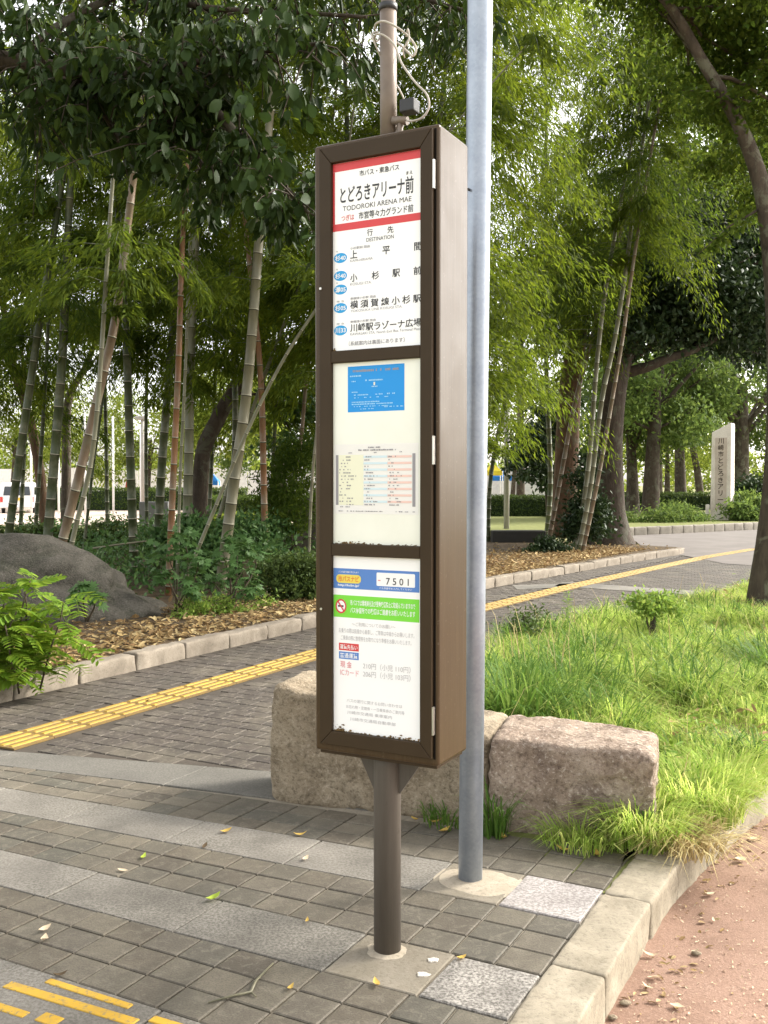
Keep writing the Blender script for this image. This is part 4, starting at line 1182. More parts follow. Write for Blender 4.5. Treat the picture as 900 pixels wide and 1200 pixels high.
# twigs with pale leaves hanging from the limb
sp_pts = []; sp_d = []
m = MB()
for (a, b) in (((888, 246), (818, 298)), ((880, 120), (800, 106)), ((862, 130), (905, 60)), ((875, 165), (860, 105))):
    A = at(*a, Yr) - rt.location; B = at(*b, Yr - .3) - rt.location
    m.tube([A, A.lerp(B, .5) + Vector((0, 0, .06)), B], [.018, .011, .004], 5)
    for i in range(110):
        t = random.uniform(.15, 1); p = A.lerp(B, t)
        sp_pts.append((p.x + random.gauss(0, .06), p.y + random.gauss(0, .08), p.z + random.gauss(0, .05))); sp_d.append(((B - A).normalized() * .5 + Vector((random.gauss(0, .6), random.gauss(0, .6), random.gauss(-.3, .4)))))
tag(m.build('twigs', M['bark'], rt), kind='stuff')
leaves('hanging_leaves', np.array(sp_pts), np.array([tuple(v) for v in sp_d]), .10, .05, M['street_leaf'], rt, True)

# unseen tree added out of the picture to the right to shade the paving
tree('unseen tree added out of the picture to the right to shade the paving', (5.4, 5.2, -.13), [(5.4, 5.2, -.2), (5.35, 5.2, 1.5), (5.2, 5.2, 3.0), (5.0, 5.1, 4.6), (4.9, 5.0, 6.0)], [.22, .17, .15, .11, .06],
     [(4.6, 4.9, 5.0, .95), (5.4, 4.2, 5.3, .95), (4.9, 5.8, 5.2, .95), (4.3, 3.7, 5.3, .8), (5.6, 5.4, 5.9, 1.0), (4.6, 6.6, 5.6, .7), (5.0, 3.0, 5.6, .9), (6.3, 4.8, 5.6, .9)], 10000, .10, 'street_leaf', 'bark', .3, 7, broad=True, aspect=.55, shell=.35)

# trees of the park beyond
FG = 'park trees in the distance'
def ftree(label, px, py, Y, top, rpx, lean=0, mat='far_leaf', n=5200, trunk=6, bark='bark', leaf=.26, spread=1.0, fork=None):
    f = at(px, py, Y); f.z = 0
    tp = [f, at(px + lean * .3, py - (py - top) * .35, Y), at(px + lean * .7, py - (py - top) * .65, Y), at(px + lean, top + 10, Y)]
    r = trunk / FPX * Y / 2
    bl = []
    for i in range(11):
        a = i * 2.4; rr = rpx * (.30 + .26 * random.random())
        bl.append(pb(px + lean + math.cos(a) * rpx * .85 * spread, top + rpx * (-.55 + 1.35 * (i / 10)) + random.uniform(-6, 6), Y + math.sin(a * 1.7) * rpx / FPX * Y * .6, rr * .85))
    return tree(label, f, tp, [r * 1.35, r, r * .85, r * .5], bl, int(n * 1.5), leaf * .8, mat, bark, .42, 9, FG, shell=.4)
ftree('distant yellow green tree above the white van', 15, 602, 60, 485, 70, 5, 'far_leaf', 6000, 7)
ftree('distant bright tree between the first white poles', 95, 600, 66, 500, 62, 4, 'far_leaf', 6000, 7)
ftree('distant bright tree behind the grey lamp post on the left', 172, 600, 62, 505, 60, 5, 'far_leaf', 6000, 6)
ftree('distant bright tree with dark forked trunk behind the tight bamboo row', 238, 600, 40, 470, 60, 18, 'far_leaf', 5200, 9, 'bark_dark')
ftree('distant tree behind the shrubs left of the sign', 320, 602, 52, 490, 62, 4, 'far_green', 5200, 8)
ftree('distant tree hidden behind the sign cabinet', 440, 602, 55, 470, 80, 0, 'far_green', 5200, 8)
ftree('distant slim tree right of the grey pole, above the white wall', 600, 602, 62, 480, 60, 8, 'far_leaf', 6000, 5)
ftree('tree with a forked grey trunk left of the large park tree', 742, 602, 44, 470, 60, -4, 'far_green', 5600, 13)
ftree('large park tree with dark upright trunk and spreading side branch', 762, 600, 42, 430, 80, 8, 'far_green', 8000, 17, 'bark_dark')
ftree('park tree with slim straight trunk left of the inscribed monument', 798, 594, 52, 455, 66, -4, 'far_green', 6000, 12)
ftree('park tree with leaning trunk further back, left of the monument', 822, 592, 66, 480, 60, -16, 'far_leaf', 5600, 8)
ftree('broad park tree with pale trunk right behind the monument', 866, 600, 46, 440, 82, 4, 'far_green', 8000, 20)
ftree('far bright tree in the gap below the dark evergreen canopy', 690, 596, 80, 480, 70, 0, 'far_leaf', 5200, 6, leaf=.34)
ftree('far bright tree at the right edge behind the roadside trunk', 905, 592, 76, 470, 84, 0, 'far_leaf', 6000, 6, leaf=.34)
ftree('far bright tree between the large park tree and the slim one', 782, 592, 84, 500, 52, 0, 'far_leaf', 5000, 6, leaf=.34)
ftree('tall far tree behind everything at the far right', 930, 590, 60, 330, 130, 0, 'far_green', 9000, 10, leaf=.36)
ftree('tall far tree rising behind the bamboo right of the sign', 610, 590, 70, 330, 120, 0, 'far_green', 7000, 8, leaf=.4)
ftree('tall far tree rising behind the dark evergreen', 770, 590, 72, 250, 140, 0, 'far_green', 9000, 10, leaf=.42)
ftree('tall far tree behind the bamboo grove left of the sign', 330, 592, 62, 350, 90, 0, 'far_leaf', 5000, 8, leaf=.36)
# far wood closing the view: reads as one mass
rw = np.random.default_rng(5)
bl = [(x + rw.normal() * 1.5, 112 + rw.normal() * 5, rw.uniform(.5, 6.0), rw.uniform(2.2, 3.6)) for x in np.arange(-75, 75, 1.7)]
Q = crown_points(rw, bl, 30000, .6, 40, .4); Q = Q[Q[:, 2] > 0]
tag(leaves('distant_wood', Q, rw.normal(size=Q.shape), rw.uniform(.35, .7, len(Q)), .32, M['far_leaf'], None, False, rw), kind='stuff')
ftree('tall far tree filling the sky behind the roadside limb at upper right', 862, 592, 56, 165, 95, 0, 'far_green', 9000, 9, leaf=.34)
# saplings among the left bamboos
SG = 'slender trunks among the bamboo'
tree('leaning slender brown tree between two bamboos at the left edge', pt(53, 612, 22), [pt(53, 618, 22), pt(46, 550, 22), pt(34, 489, 22), pt(15, 430, 22), pt(4, 360, 22)], [.12, .11, .10, .08, .06],
     [pb(0,330,22,40), pb(40,300,22.5,36), pb(-40,380,22,36)], 3500, .15, 'far_green', 'bark_red', .3, 5, SG)
tree('upright slender brown tree behind the stout tan bamboo', pt(77, 615, 24), [pt(77, 618, 24), pt(78, 540, 24), pt(80, 470, 24), pt(100, 430, 24), pt(120, 380, 24)], [.13, .11, .10, .07, .05],
     [pb(100,370,24,36), pb(60,380,24.5,30), pb(150,340,25,36)], 3500, .15, 'far_green', 'bark', .3, 5, SG)
tree('dark tree with forked leaning limb behind the tight bamboo row', pt(236, 640, 19), [pt(236, 645, 19), pt(234, 590, 19), pt(238, 530, 19), pt(256, 490, 19), pt(280, 445, 19), pt(300, 400, 19.3)], [.16, .14, .15, .15, .12, .08],
     [pb(300,360,19.5,36), pb(260,330,20,36), pb(330,420,20,26), pb(345,470,20.5,30), pb(340,520,20.5,24)], 5200, .14, 'shrub', 'bark_dark', .25, 6, SG)

# ------------------------------------------------------------------ OVERHANGING TREE, top left (large leaves)
ov = empty('overhanging_tree', (-5.2, 6.4, 0.1), 0, 'dark broadleaf tree overhanging from the top left, trunk out of view', 'tree')
OB = Vector((-5.2, 6.4, .1))
m = MB(); m.tube(smooth_path([(0, 0, -.1), (.05, 0, 1.5), (.1, .1, 3.2), (.0, .2, 5.5), (-.2, .2, 8)]), list(np.interp(np.linspace(0, 1, 25), [0, 1], [.24, .1])), 12)
m.build('trunk', M['bark_dark'], ov)
LIMBS = []
m = MB()
def ol(way, r0, r1):
    pts = smooth_path([Vector(p) - OB for p in way], 6)
    m.tube(pts, list(np.linspace(r0, r1, len(pts))), 8); LIMBS.append(pts)
    return pts
ol([(-5.15, 6.5, 3.4), at(-130, 45, 6.3), at(0, 70, 6.2), at(90, 84, 6.1), at(180, 84, 6.0)], .075, .045)
ol([at(180, 84, 6.0), at(230, 110, 6.0), at(280, 160, 5.9), at(330, 215, 5.8), at(362, 250, 5.7)], .04, .01)
ol([at(90, 84, 6.1), at(120, 130, 6.2), at(140, 170, 6.2)], .025, .008)
ol([at(150, 84, 6.05), at(200, 140, 6.1), at(235, 190, 6.1), at(262, 222, 6.1)], .025, .008)
ol([at(180, 84, 6.0), at(240, 70, 6.0), at(310, 60, 5.8), at(380, 50, 5.6)], .03, .01)
ol([at(20, 72, 6.2), at(70, 30, 6.4), at(150, -10, 6.6), at(260, -40, 6.8)], .035, .015)
ol([at(150, -10, 6.6), at(250, 10, 6.4), at(350, 15, 6.3), at(430, 20, 6.2)], .025, .01)
ol([at(260, -40, 6.8), at(400, -20, 6.6), at(500, 0, 6.4), at(570, 20, 6.3)], .025, .008)
ol([(-5.2, 6.6, 4.6), at(-100, -40, 6.6), at(60, -50, 6.8), at(260, -60, 7.0)], .06, .03)
ol([at(60, 78, 6.15), at(50, 110, 6.2), at(30, 135, 6.2)], .02, .008)
m.build('branches', M['bark_dark'], ov)
def big_leaf_mesh(name, L, W, mat):
    """one broad leaf, folded along its midrib and arched"""
    prof = [(0, 0), (.12, .35), (.35, .85), (.6, 1.0), (.82, .72), (1, 0)]
    v = []; f = []
    for t, w in prof:
        x = t * L; z = -.10 * L * t * t * 1.6
        v += [(x, -w * W / 2, z + .10 * W * w), (x, 0, z), (x, w * W / 2, z + .10 * W * w)]
    for i in range(len(prof) - 1):
        a = i * 3
        f += [(a, a + 3, a + 4, a + 1), (a + 1, a + 4, a + 5, a + 2)]
    return MB().add(v, f, 0, True).mesh(name, [mat])
LM = [big_leaf_mesh('broad_leaf', .098, .056, M['dark_leaf']), big_leaf_mesh('broad_leaf_small', .082, .047, M['dark_leaf']), big_leaf_mesh('long_leaf', .115, .036, M['dark_leaf'])]
rg = np.random.default_rng(77)
cl = []; TW = []
for li, pts in enumerate(LIMBS):
    nn = int(1.6 * {0: 26, 1: 44, 2: 20, 3: 30, 4: 36, 5: 30, 6: 40, 7: 36, 8: 24, 9: 16}[li])
    for k in range(nn):
        i = int(rg.integers(len(pts) - 1)) if li else int(rg.integers(len(pts) // 3, len(pts) - 1))
        p = Vector(pts[i]).lerp(Vector(pts[i + 1]), float(rg.uniform())) + Vector((rg.normal() * .16, rg.normal() * .28, rg.normal() * .12 - .06))
        cl.append((p, li)); TW.append((Vector(pts[i]), p))
m = MB()
for a, b in TW:
    m.tube([a, a.lerp(b, .55) + Vector((0, 0, .04)), b, b + (b - a) * .25 + Vector((0, 0, -.05))], [.006, .0045, .003, .0015], 4, 0, False)
tag(m.build('twigs', M['bark_dark'], ov), kind='stuff')
LP = []; LD = []; LI = []
for p, li in cl:
    n = int(rg.integers(12, 22))
    for k in range(n):
        az = rg.uniform(0, 2 * math.pi)
        q = p + Vector((math.cos(az), math.sin(az), 0)) * float(rg.uniform(0, .12)) + Vector((0, 0, float(rg.normal() * .05)))
        d = Vector((math.cos(az) * .55, math.sin(az) * .55, float(rg.uniform(-1.3, -.05))))
        LP.append(q); LD.append(d); LI.append(li)
order = sorted(range(len(LP)), key=lambda i: (LP[i] + OB - Vector((0, 0, 1.5))).length)
def on_screen(p):
    w = p + OB; x = CX + FPX * w.x / w.y; y = HOR - FPX * (w.z - CAM_H) / w.y
    return 0 < x < 560 and 0 < y < 300
vis = [i for i in order if on_screen(LP[i])][:300]
vs = set(vis)
for c, i in enumerate(vis):
    o = bpy.data.objects.new('leaf', LM[2 if LI[i] >= 6 and c % 2 else c % 2]); COL.objects.link(o); o.parent = ov
    d = LD[i].normalized(); o.location = LP[i]; sc_ = float(rg.uniform(.6, 1.25)); o.scale = (sc_, sc_, sc_)
    o.rotation_euler = (Matrix.Rotation(0, 3, 'Z') @ d.to_track_quat('X', 'Z').to_matrix() @ Matrix.Rotation(float(rg.normal() * .7), 3, 'X')).to_euler()
rest = [i for i in range(len(LP)) if i not in vs]
Q = np.array([tuple(LP[i]) for i in rest]); D = np.array([tuple(LD[i]) for i in rest])
Ls = rg.uniform(.05, .115, len(rest))
o = leaves('leaf_mass', Q, D, Ls, Ls * np.where(np.array([LI[i] for i in rest]) >= 6, .36, .56), M['dark_leaf'], ov, True, rg, .75); tag(o, kind='stuff')

# ------------------------------------------------------------------ SHRUBS AND ROCKS OF THE BED
def rock(label, c, size, seed, mat, sub=5, name='boulder', amp=.22, fn=None):
    bm = bmesh.new(); bmesh.ops.create_icosphere(bm, subdivisions=sub, radius=1)
    S = Vector((seed * 3.7, seed * 1.3, seed * 2.1))
    for v in bm.verts:
        n = v.co.normalized()
        w = noise.fractal(n * 1.2 + S, 1.0, 2.0, 5) * amp + (abs(noise.noise(n * 2.6 + S)) - .2) * amp * .8
        p = n * (1 + w)
        dv = noise.voronoi(n * 1.5 + S)[0]
        p = p * (1 + .17 * min(.55, dv[1] - dv[0]) - .05) + n * .012 * noise.fractal(n * 9 + S, 1.0, 2.0, 4)
        v.co = Vector((p.x * size[0], p.y * size[1], p.z * size[2]))
        if fn: v.co = fn(v.co)
    me = bpy.data.meshes.new(name); bm.to_mesh(me); bm.free()
    for p in me.polygons: p.use_smooth = True
    o = link(name, me, None, [M[mat]]); o.location = c
    return tag(o, label, 'rock', 'rocks among the bamboo')
rock('large low grey mossy boulder behind the leafy shrub at the left kerb', at(20, 735, 10.6) , (1.62, 1.0, .92), 4.2, 'boulder', 6, amp=.15,
     fn=lambda p: Vector((p.x, p.y, p.z * (1 - .18 * max(0, p.x)))))
rock('brown upright rock close to the left side of the sign cabinet', at(378, 640, 16.5), (.55, .5, 1.02), 7.7, 'boulder_far', 5)
q = MB().tube(smooth_path([at(106, 643, 12.6), at(140, 638, 12.6), at(172, 634, 12.6)]), [.012] * 12 + [.006], 6)
tag(q.build('dead_branch', M['culm_pale']), 'thin pale dead branch lying across the back of the boulder', 'branch')

# fern-like shrub with pinnate leaves, bottom left of the bed
fs = empty('pinnate_shrub', (-2.66, 6.95, .1), 0, 'bright green shrub with feathery pinnate leaves by the kerb at the left edge', 'shrub')
def frond_mesh(name, L, n):
    P = []; D = []; r = np.random.default_rng(n * 7)
    V = []; F = []
    def zc(t): return .30 * L * t - .62 * L * t * t
    mb = MB()
    mb.tube([(L * t, 0, zc(t)) for t in np.linspace(0, 1, 7)], [.003, .003, .0025, .002, .002, .0015, .001], 4)
    for i in range(n):
        t = .22 + .76 * i / (n - 1); x = L * t; z = zc(t)
        ln = .078 * (1 - .55 * abs(t - .5)) * (1.1 if i < n - 1 else .9)
        for s in ((-1, 1)):
            dx = .55; q = Vector((x, 0, z)); d = Vector((dx, s, -.22 + r.normal() * .1)).normalized()
            sd = Vector((0, 0, 1)).cross(d).normalized(); w = ln * .46
            a = q + d * ln * .35 - Vector((0, 0, .0)); b = q + d * ln * .7 - Vector((0, 0, ln * .05)); e_ = q + d * ln - Vector((0, 0, ln * .14))
            mb.add([q, a + sd * w * .5, b + sd * w * .42, e_, b - sd * w * .42, a - sd * w * .5], [(0, 1, 2, 3), (0, 3, 4, 5)])
    return mb.mesh(name, [M['fern']])
FR = [frond_mesh('frond', .28, 8), frond_mesh('frond_long', .33, 9), frond_mesh('frond_short', .22, 7)]
mm = MB(); heads = []
for i in range(24):
    b = Vector((random.uniform(-.55, .24), random.uniform(-.2, .25), -.05)); h = random.uniform(.25, .80)
    e_ = b + Vector((random.uniform(-.22, .2), random.uniform(-.2, .2), h)); limb(mm, b, e_, .008, .005, .08, 5, 5); heads.append(e_)
mm.build('stems', M['twig'], fs)
for i in range(340):
    h = heads[i % len(heads)]
    o = bpy.data.objects.new('frond', FR[i % 3]); COL.objects.link(o); o.parent = fs
    o.location = Vector((h.x + random.gauss(0, .05), h.y + random.gauss(0, .05), h.z * random.uniform(.12, 1.05)))
    az = random.uniform(0, 2 * math.pi)
    o.rotation_euler = (random.gauss(0, .25), random.uniform(-.75, .25), az)
    s = random.uniform(.75, 1.15); o.scale = (s, s, s)

# lobed leaf shrubs
def lobed_leaf(name, R, mat):
    pts = []
    for i in range(15):
        a = math.pi * (-.80 + 1.6 * i / 14); r = R * (.98 if i % 2 == 0 else .52) * (1 - .22 * abs(a) / math.pi)
        pts.append((r * math.cos(a) + R * .12, r * math.sin(a), -.14 * r * r / R))
    v = [(0, 0, 0)] + pts
    f = [(0, i, i + 1) for i in range(1, 15)]
    mb = MB().add(v, f); mb.tube([(-R * .7, 0, -.03), (0, 0, 0)], .0022, 4)
    return mb.mesh(name, [mat])
LOB = [lobed_leaf('lobed_leaf', .085, M['shrub']), lobed_leaf('lobed_leaf_small', .065, M['shrub'])]
def lobed_shrub(label, base, spots, n, group='leafy shrubs under the bamboo'):
    b = Vector(base); ro = empty('lobed_leaf_shrub', b, 0, label, 'shrub', group)
    mm = MB()
    for (x, y, z, r) in spots: limb(mm, (random.uniform(-.05, .05), 0, -.05), Vector((x, y, z)) - b, .014, .005, .12, 5, 5)
    mm.build('stems', M['twig'], ro)
    for i in range(n):
        x, y, z, r = spots[i % len(spots)]
        o = bpy.data.objects.new('leaf', LOB[i % 2]); COL.objects.link(o); o.parent = ro
        d = Vector((random.gauss(0, 1), random.gauss(0, 1), random.gauss(0, .8))).normalized() * r * random.uniform(.3, 1.05)
        o.location = Vector((x, y, z)) - b + d
        o.rotation_euler = (random.gauss(0, .4), random.uniform(-.1, .9), math.atan2(d.y, d.x) + random.gauss(0, .5))
        s = random.uniform(.7, 1.25); o.scale = (s, s, s)
lobed_shrub('shrub with lobed leaves right of the boulder, in front of the tight bamboo row', at(208, 715, 10.6), [pb(195,645,10.6,22), pb(215,630,10.5,20), pb(232,655,10.4,18), pb(190,675,10.5,14), pb(222,690,10.3,14)], 150)
lobed_shrub('shrub with lobed leaves at the foot of the stout pale bamboo', at(268, 710, 10.9), [pb(262,650,11,20), pb(285,668,10.8,18), pb(292,690,10.7,16), pb(250,680,10.9,16), pb(275,632,11.2,16), pb(300,650,11.2,16)], 160)
lobed_shrub('small dark sapling in front of the boulder face', at(105, 722, 9.6), [pb(98,688,9.7,14), pb(112,700,9.6,12), pb(88,700,9.6,11)], 60)
bush('rounded clipped shrub beside the left edge of the sign', [pb(322,672,12,24), pb(350,670,12,26), pb(378,674,12.2,28), pb(335,692,11.8,16), pb(366,695,11.9,18)], 7000, .055, 'hedge', at(345, 712, 12), .55, .09)
bush('dark undergrowth shrub behind the lobed leaf shrubs', [pb(230,625,14,24), pb(262,640,13.6,24), pb(290,625,14,24), pb(318,628,14.5,20), pb(200,632,14,18), pb(240,660,13.4,20), pb(280,655,13.2,20), pb(310,650,13.6,18)], 9500, .085, 'shrub', at(260, 672, 13.8), .5, .14)
bush('feathery green shrub hanging between the orange bamboo and the sign', [pb(335,560,15,24), pb(352,530,15,22), pb(322,590,15,20), pb(350,580,14.6,18), pb(345,610,14.6,18)], 6000, .10, 'bam_dark', at(340, 655, 14.8), .22, .16, droop=.8)
bush('low weeds spreading on dry leaves in front of the shrubs', [pb(230,712,10.4,14), pb(258,712,10.6,14), pb(285,718,10.7,11), pb(215,724,10.2,9), pb(312,708,11.2,9)], 2600, .05, 'weed', at(250, 726, 10.4), .3, .07)
bush('low dark shrub behind the boulder at the left edge', [pb(10,632,17,16), pb(40,630,17,16), pb(70,628,17,14), pb(-20,628,17,16)], 3200, .09, 'hedge', at(30, 650, 17), .5, .12)
bush('low shrub behind the boulder below the white poles', [pb(112,628,20,16), pb(140,622,20,14), pb(170,634,20,16), pb(90,634,20,12)], 3000, .09, 'hedge', at(130, 648, 20), .5, .12)

ug = np.random.default_rng(31); nu = 26000
Pu = np.stack([ug.uniform(-8.5, -.4, nu), ug.uniform(11.5, 26, nu), ug.uniform(0, 1, nu) ** 1.6 * .55 + .1], 1)
ku = np.array([noise.noise(Vector((a * .9, b * .9, 5.0))) for a, b in zip(Pu[:, 0], Pu[:, 1])])
Pu[:, 2] = .1 + (Pu[:, 2] - .1) * np.clip(1 + ku, .2, 1.6)
Pu = Pu[(ku > -.28) & (Pu[:, 0] < -.53 * (17.0 - Pu[:, 1]) * .3 - .6)]
tag(leaves('undergrowth', Pu, ug.normal(size=Pu.shape) + np.array([0, 0, .4]), ug.uniform(.06, .13, len(Pu)), ug.uniform(.03, .06, len(Pu)), M['shrub'], None, False, ug), kind='stuff')
# dry leaves on the bed: nobody could count them
def litter(name, n, sampler, mat, size=(.035, .085), lift=.012, seed=3):
    r = np.random.default_rng(seed); P = sampler(r, n)
    D = r.normal(size=(len(P), 3)) * np.array([1, 1, .28]); L = r.uniform(size[0], size[1], len(P))
    P[:, 2] += r.uniform(0, lift, len(P)) + .004
    o = leaves(name, P, D, L, L * r.uniform(.3, .6, len(P)), M[mat], None, True, r, .8)
    return tag(o, kind='stuff')
def bed_sampler(r, n):
    v = r.uniform(.5, 18.5, n); u = -4.24 - np.abs(r.normal(size=n)) * .75
    u += np.where(v > 9, (v - 9) * .085, 0)
    x = ORG.x + u * UX.x + v * VX.x; y = ORG.y + u * UX.y + v * VX.y
    return np.stack([x, y, np.full(n, .11)], 1)
litter('leaf_litter', 13000, bed_sampler, 'litter', (.04, .10), .02)
def bed2(r, n):
    c = r.uniform(0, 1, n); x = 1.0 + 4.2 * c + r.normal(size=n) * .5; y = 15.8 + 5.0 * c + np.abs(r.normal(size=n)) * 1.4 + .3
    return np.stack([x, y, np.full(n, .11)], 1)
litter('leaf_litter', 2500, bed2, 'litter', (.05, .11), .02, 5)
def on_road(r, n):
    px = r.uniform(690, 960, n); py = r.uniform(930, 1230, n)
    P = np.array([tuple(ground(a, b, -.13)) for a, b in zip(px, py)])
    ko = np.array([tuple(uv(.67, 0))])
    uu = (P[:, 0] - ORG.x) * UX.x + (P[:, 1] - ORG.y) * UX.y
    vv = (P[:, 0] - ORG.x) * VX.x + (P[:, 1] - ORG.y) * VX.y
    P = P[(uu > .68 + np.maximum(0, vv - 1.2) * .12)]
    return P
def gutter(r, n):
    v = r.uniform(-1.2, 2.6, n); u = .68 + np.abs(r.normal(size=n)) * .10 + np.maximum(0, v - 1.0) * .09
    return np.stack([ORG.x + u * UX.x + v * VX.x, ORG.y + u * UX.y + v * VX.y, np.full(n, -.13)], 1)
litter('gutter_litter', 320, gutter, 'litter', (.006, .035), .006, 12)
litter('road_debris', 900, on_road, 'pale_leaf', (.004, .016), .002, 9)

# ------------------------------------------------------------------ GRASS
G_POLY = [uv(.47, 1.10), uv(.50, 1.25), uv(.58, 1.65), uv(.66, 2.1), uv(.76, 2.6), Vector((2.3, 5.5, 0)), Vector((3.2, 6.5, 0)), Vector((4.6, 7.9, 0)), Vector((8, 11.2, 0)),
          Vector((10, 20, 0)), ground(905, 680), ground(870, 688), ground(830, 702), ground(760, 716), ground(700, 732), ground(640, 757), ground(570, 788), Vector((.5, 6.4, 0)), Vector((.42, 5.1, 0)), Vector((.5, 4.85, 0)), Vector((1.22, 4.55, 0)), Vector((1.26, 4.25, 0)), Vector((1.06, 4.0, 0))]
def mound(x, y):
    return .02 + .10 * np.clip((y - 4.3) / 3.0, 0, 1) + .03 * np.sin(x * 2.1 + y * 1.3)
sheet('verge_soil', [tuple(p) for p in offset_line(KERB, .02)[5:]] + [(10, 20), (2, 12), (.4, 7), (.35, 4.6)], -.004, M['turf'])
tsheet = sheet('verge', [tuple(p) for p in G_POLY], .012, M['turf'])
def in_poly(x, y, P):
    c = np.zeros(len(x), bool); j = len(P) - 1
    for i in range(len(P)):
        xi, yi, xj, yj = P[i].x, P[i].y, P[j].x, P[j].y
        k = ((yi > y) != (yj > y)) & (x < (xj - xi) * (y - yi) / (yj - yi + 1e-12) + xi)
        c ^= k; j = i
    return c
def blades(name, B, H, mat, wid=.004, bend=.5, seed=1, lean=None, az=None, parent=None):
    r = np.random.default_rng(seed); n = len(B)
    a = r.uniform(0, 2 * math.pi, n) if az is None else az
    d = np.stack([np.cos(a), np.sin(a), np.zeros(n)], 1); s = np.stack([-np.sin(a), np.cos(a), np.zeros(n)], 1)
    k = (r.uniform(.25, 1.15, n) * bend)[:, None]; H = H[:, None]; W = (wid * r.uniform(.7, 1.4, n))[:, None]
    up = np.array([[0, 0, 1.0]])
    p0 = B; p1 = B + up * H * .45 + d * H * .16 * k; p2 = B + up * H * .80 * (1 - .12 * k) + d * H * .55 * k; p3 = B + up * H * (1 - .38 * k) + d * H * 1.05 * k
    V = np.stack([p0 - s * W, p0 + s * W, p1 - s * W * .9, p1 + s * W * .9, p2 - s * W * .6, p2 + s * W * .6, p3], 1).reshape(-1, 3)
    b = np.arange(n)[:, None] * 7
    idx = (b + np.array([[0, 1, 3, 2, 2, 3, 5, 4, 4, 5, 6]])).ravel()
    return fast_mesh(name, V, idx, np.tile([4, 4, 3], n), M[mat], parent)
r = np.random.default_rng(21)
def grass_pts(n, ymax=17):
    y = 4.0 + (ymax - 4.0) * r.uniform(0, 1, n) ** 1.7; x = r.uniform(.2, 1.2 + .45 * ymax, n)
    k = in_poly(x, y, G_POLY) & (x < .43 * y + .3)
    return x[k], y[k]
x, y = grass_pts(520000)
cl_ = np.array([noise.noise(Vector((a * 1.6, b * 1.6, 3.3))) for a, b in zip(x, y)])
cl2 = np.array([noise.noise(Vector((a * 4.5, b * 4.5, 7.7))) for a, b in zip(x, y)])
keep = r.uniform(size=len(x)) < np.clip(.55 + .7 * cl_ + .5 * cl2, .12, 1)
x, y, cl_, cl2 = x[keep][:105000], y[keep][:105000], cl_[keep][:105000], cl2[keep][:105000]
left = np.clip(1.2 - (x - .1 * y) * .38, .45, 1.15)
far_ = np.clip((y - 4.2) / 2.5, .45, 1)
H = (.16 + .34 * np.clip(cl_ + .4, 0, 1) + .22 * cl2) * left * far_ * r.uniform(.45, 1.5, len(x))
H = np.clip(H, .07, np.where(y > 6.2, .36, .46))
near_edge = np.clip((y - 4.1) / .8, .35, 1)
B = np.stack([x, y, np.full(len(x), .0)], 1)
tag(blades('grass', B, H, 'grass', .0026, 1.5, 4), kind='stuff')
# dry straw in the sward
cl3 = np.array([noise.noise(Vector((a * 2.6, b * 2.6, 21.0))) for a, b in zip(x, y)])
ks = r.uniform(size=len(x)) < np.clip(.10 + .55 * cl3, .02, .6)
tag(blades('dry_grass', B[ks], H[ks] * .7, 'straw', .0028, 1.7, 6), kind='stuff')
kb = r.uniform(size=len(x)) < np.clip(.05 + .25 * cl_, .01, .3)
tag(blades('broad_grass', B[kb], H[kb] * 1.25, 'grass_lush', .0055, 1.0, 8), kind='stuff')
kd = r.uniform(size=len(x)) < .006
tag(blades('dead_stems', B[kd], H[kd] * 1.7, 'straw', .0026, .5, 9), kind='stuff')
xv, yv = grass_pts(9000)
def verge_sampler(r, n):
    return np.stack([xv[:n], yv[:n], np.full(min(n, len(xv)), .02)], 1)
litter('verge_litter', 1400, verge_sampler, 'litter', (.03, .09), .10, 14)
kx = xv[1400:3600]; ky = yv[1400:3600]; rw2 = np.random.default_rng(8)
mk_ = np.array([noise.noise(Vector((a * 1.3, b * 1.3, 40.0))) for a, b in zip(kx, ky)]) > .02
Pw = np.stack([kx[mk_], ky[mk_], rw2.uniform(.03, .22, mk_.sum())], 1)
Pw = np.repeat(Pw, 5, 0) + rw2.normal(size=(len(Pw) * 5, 3)) * .025
Dw = rw2.normal(size=Pw.shape) * np.array([1, 1, .35]) + np.array([0, 0, .35])
tag(leaves('broad_leaved_weeds', Pw, Dw, rw2.uniform(.04, .10, len(Pw)), rw2.uniform(.015, .04, len(Pw)), M['weed'], None, True, rw2, .8), kind='stuff')
# taller seeding tufts spilling over the kerb and round the stones
def tuft(name, label, c, rad, n, h, mat, wid=.0035, bend=.9, seed=1, cat='grass tuft', group='grass tufts on the verge'):
    rr = np.random.default_rng(seed)
    a = rr.uniform(0, 2 * math.pi, n); q = rad * rr.uniform(0, 1, n) ** .7
    Bp = np.stack([q * np.cos(a), q * np.sin(a), np.full(n, -.01)], 1)
    Hh = h * rr.uniform(.5, 1.15, n)
    o = blades(name, Bp, Hh, mat, wid, bend, seed + 1, az=a + rr.normal(size=n) * .6)
    o.location = c
    return tag(o, label, cat, group)
tuft('grass_tuft', 'coarse dark green grass tuft behind the stones, right of the grey pole', Vector((.80, 5.75, 0)), .22, 420, .50, 'grass_lush', .006, .8, 3)
tuft('grass_tuft', 'coarse green grass tuft right of the first, above the stone joint', Vector((1.18, 6.2, 0)), .28, 420, .42, 'grass_lush', .0055, .9, 5)
tuft('grass_tuft', 'dense bright green tuft at the right foot of the reddish stone', Vector((1.08, 4.08, 0)), .16, 900, .24, 'grass', .003, 1.0, 7)
tuft('grass_tuft', 'bright tuft hanging over the kerb onto the red road', Vector((1.42, 4.42, 0)), .20, 1200, .26, 'grass', .003, 1.2, 9)
tuft('grass_tuft', 'small green tuft at the middle foot of the reddish stone', Vector((.82, 4.06, 0)), .15, 300, .15, 'grass', .0025, 1.3, 11)
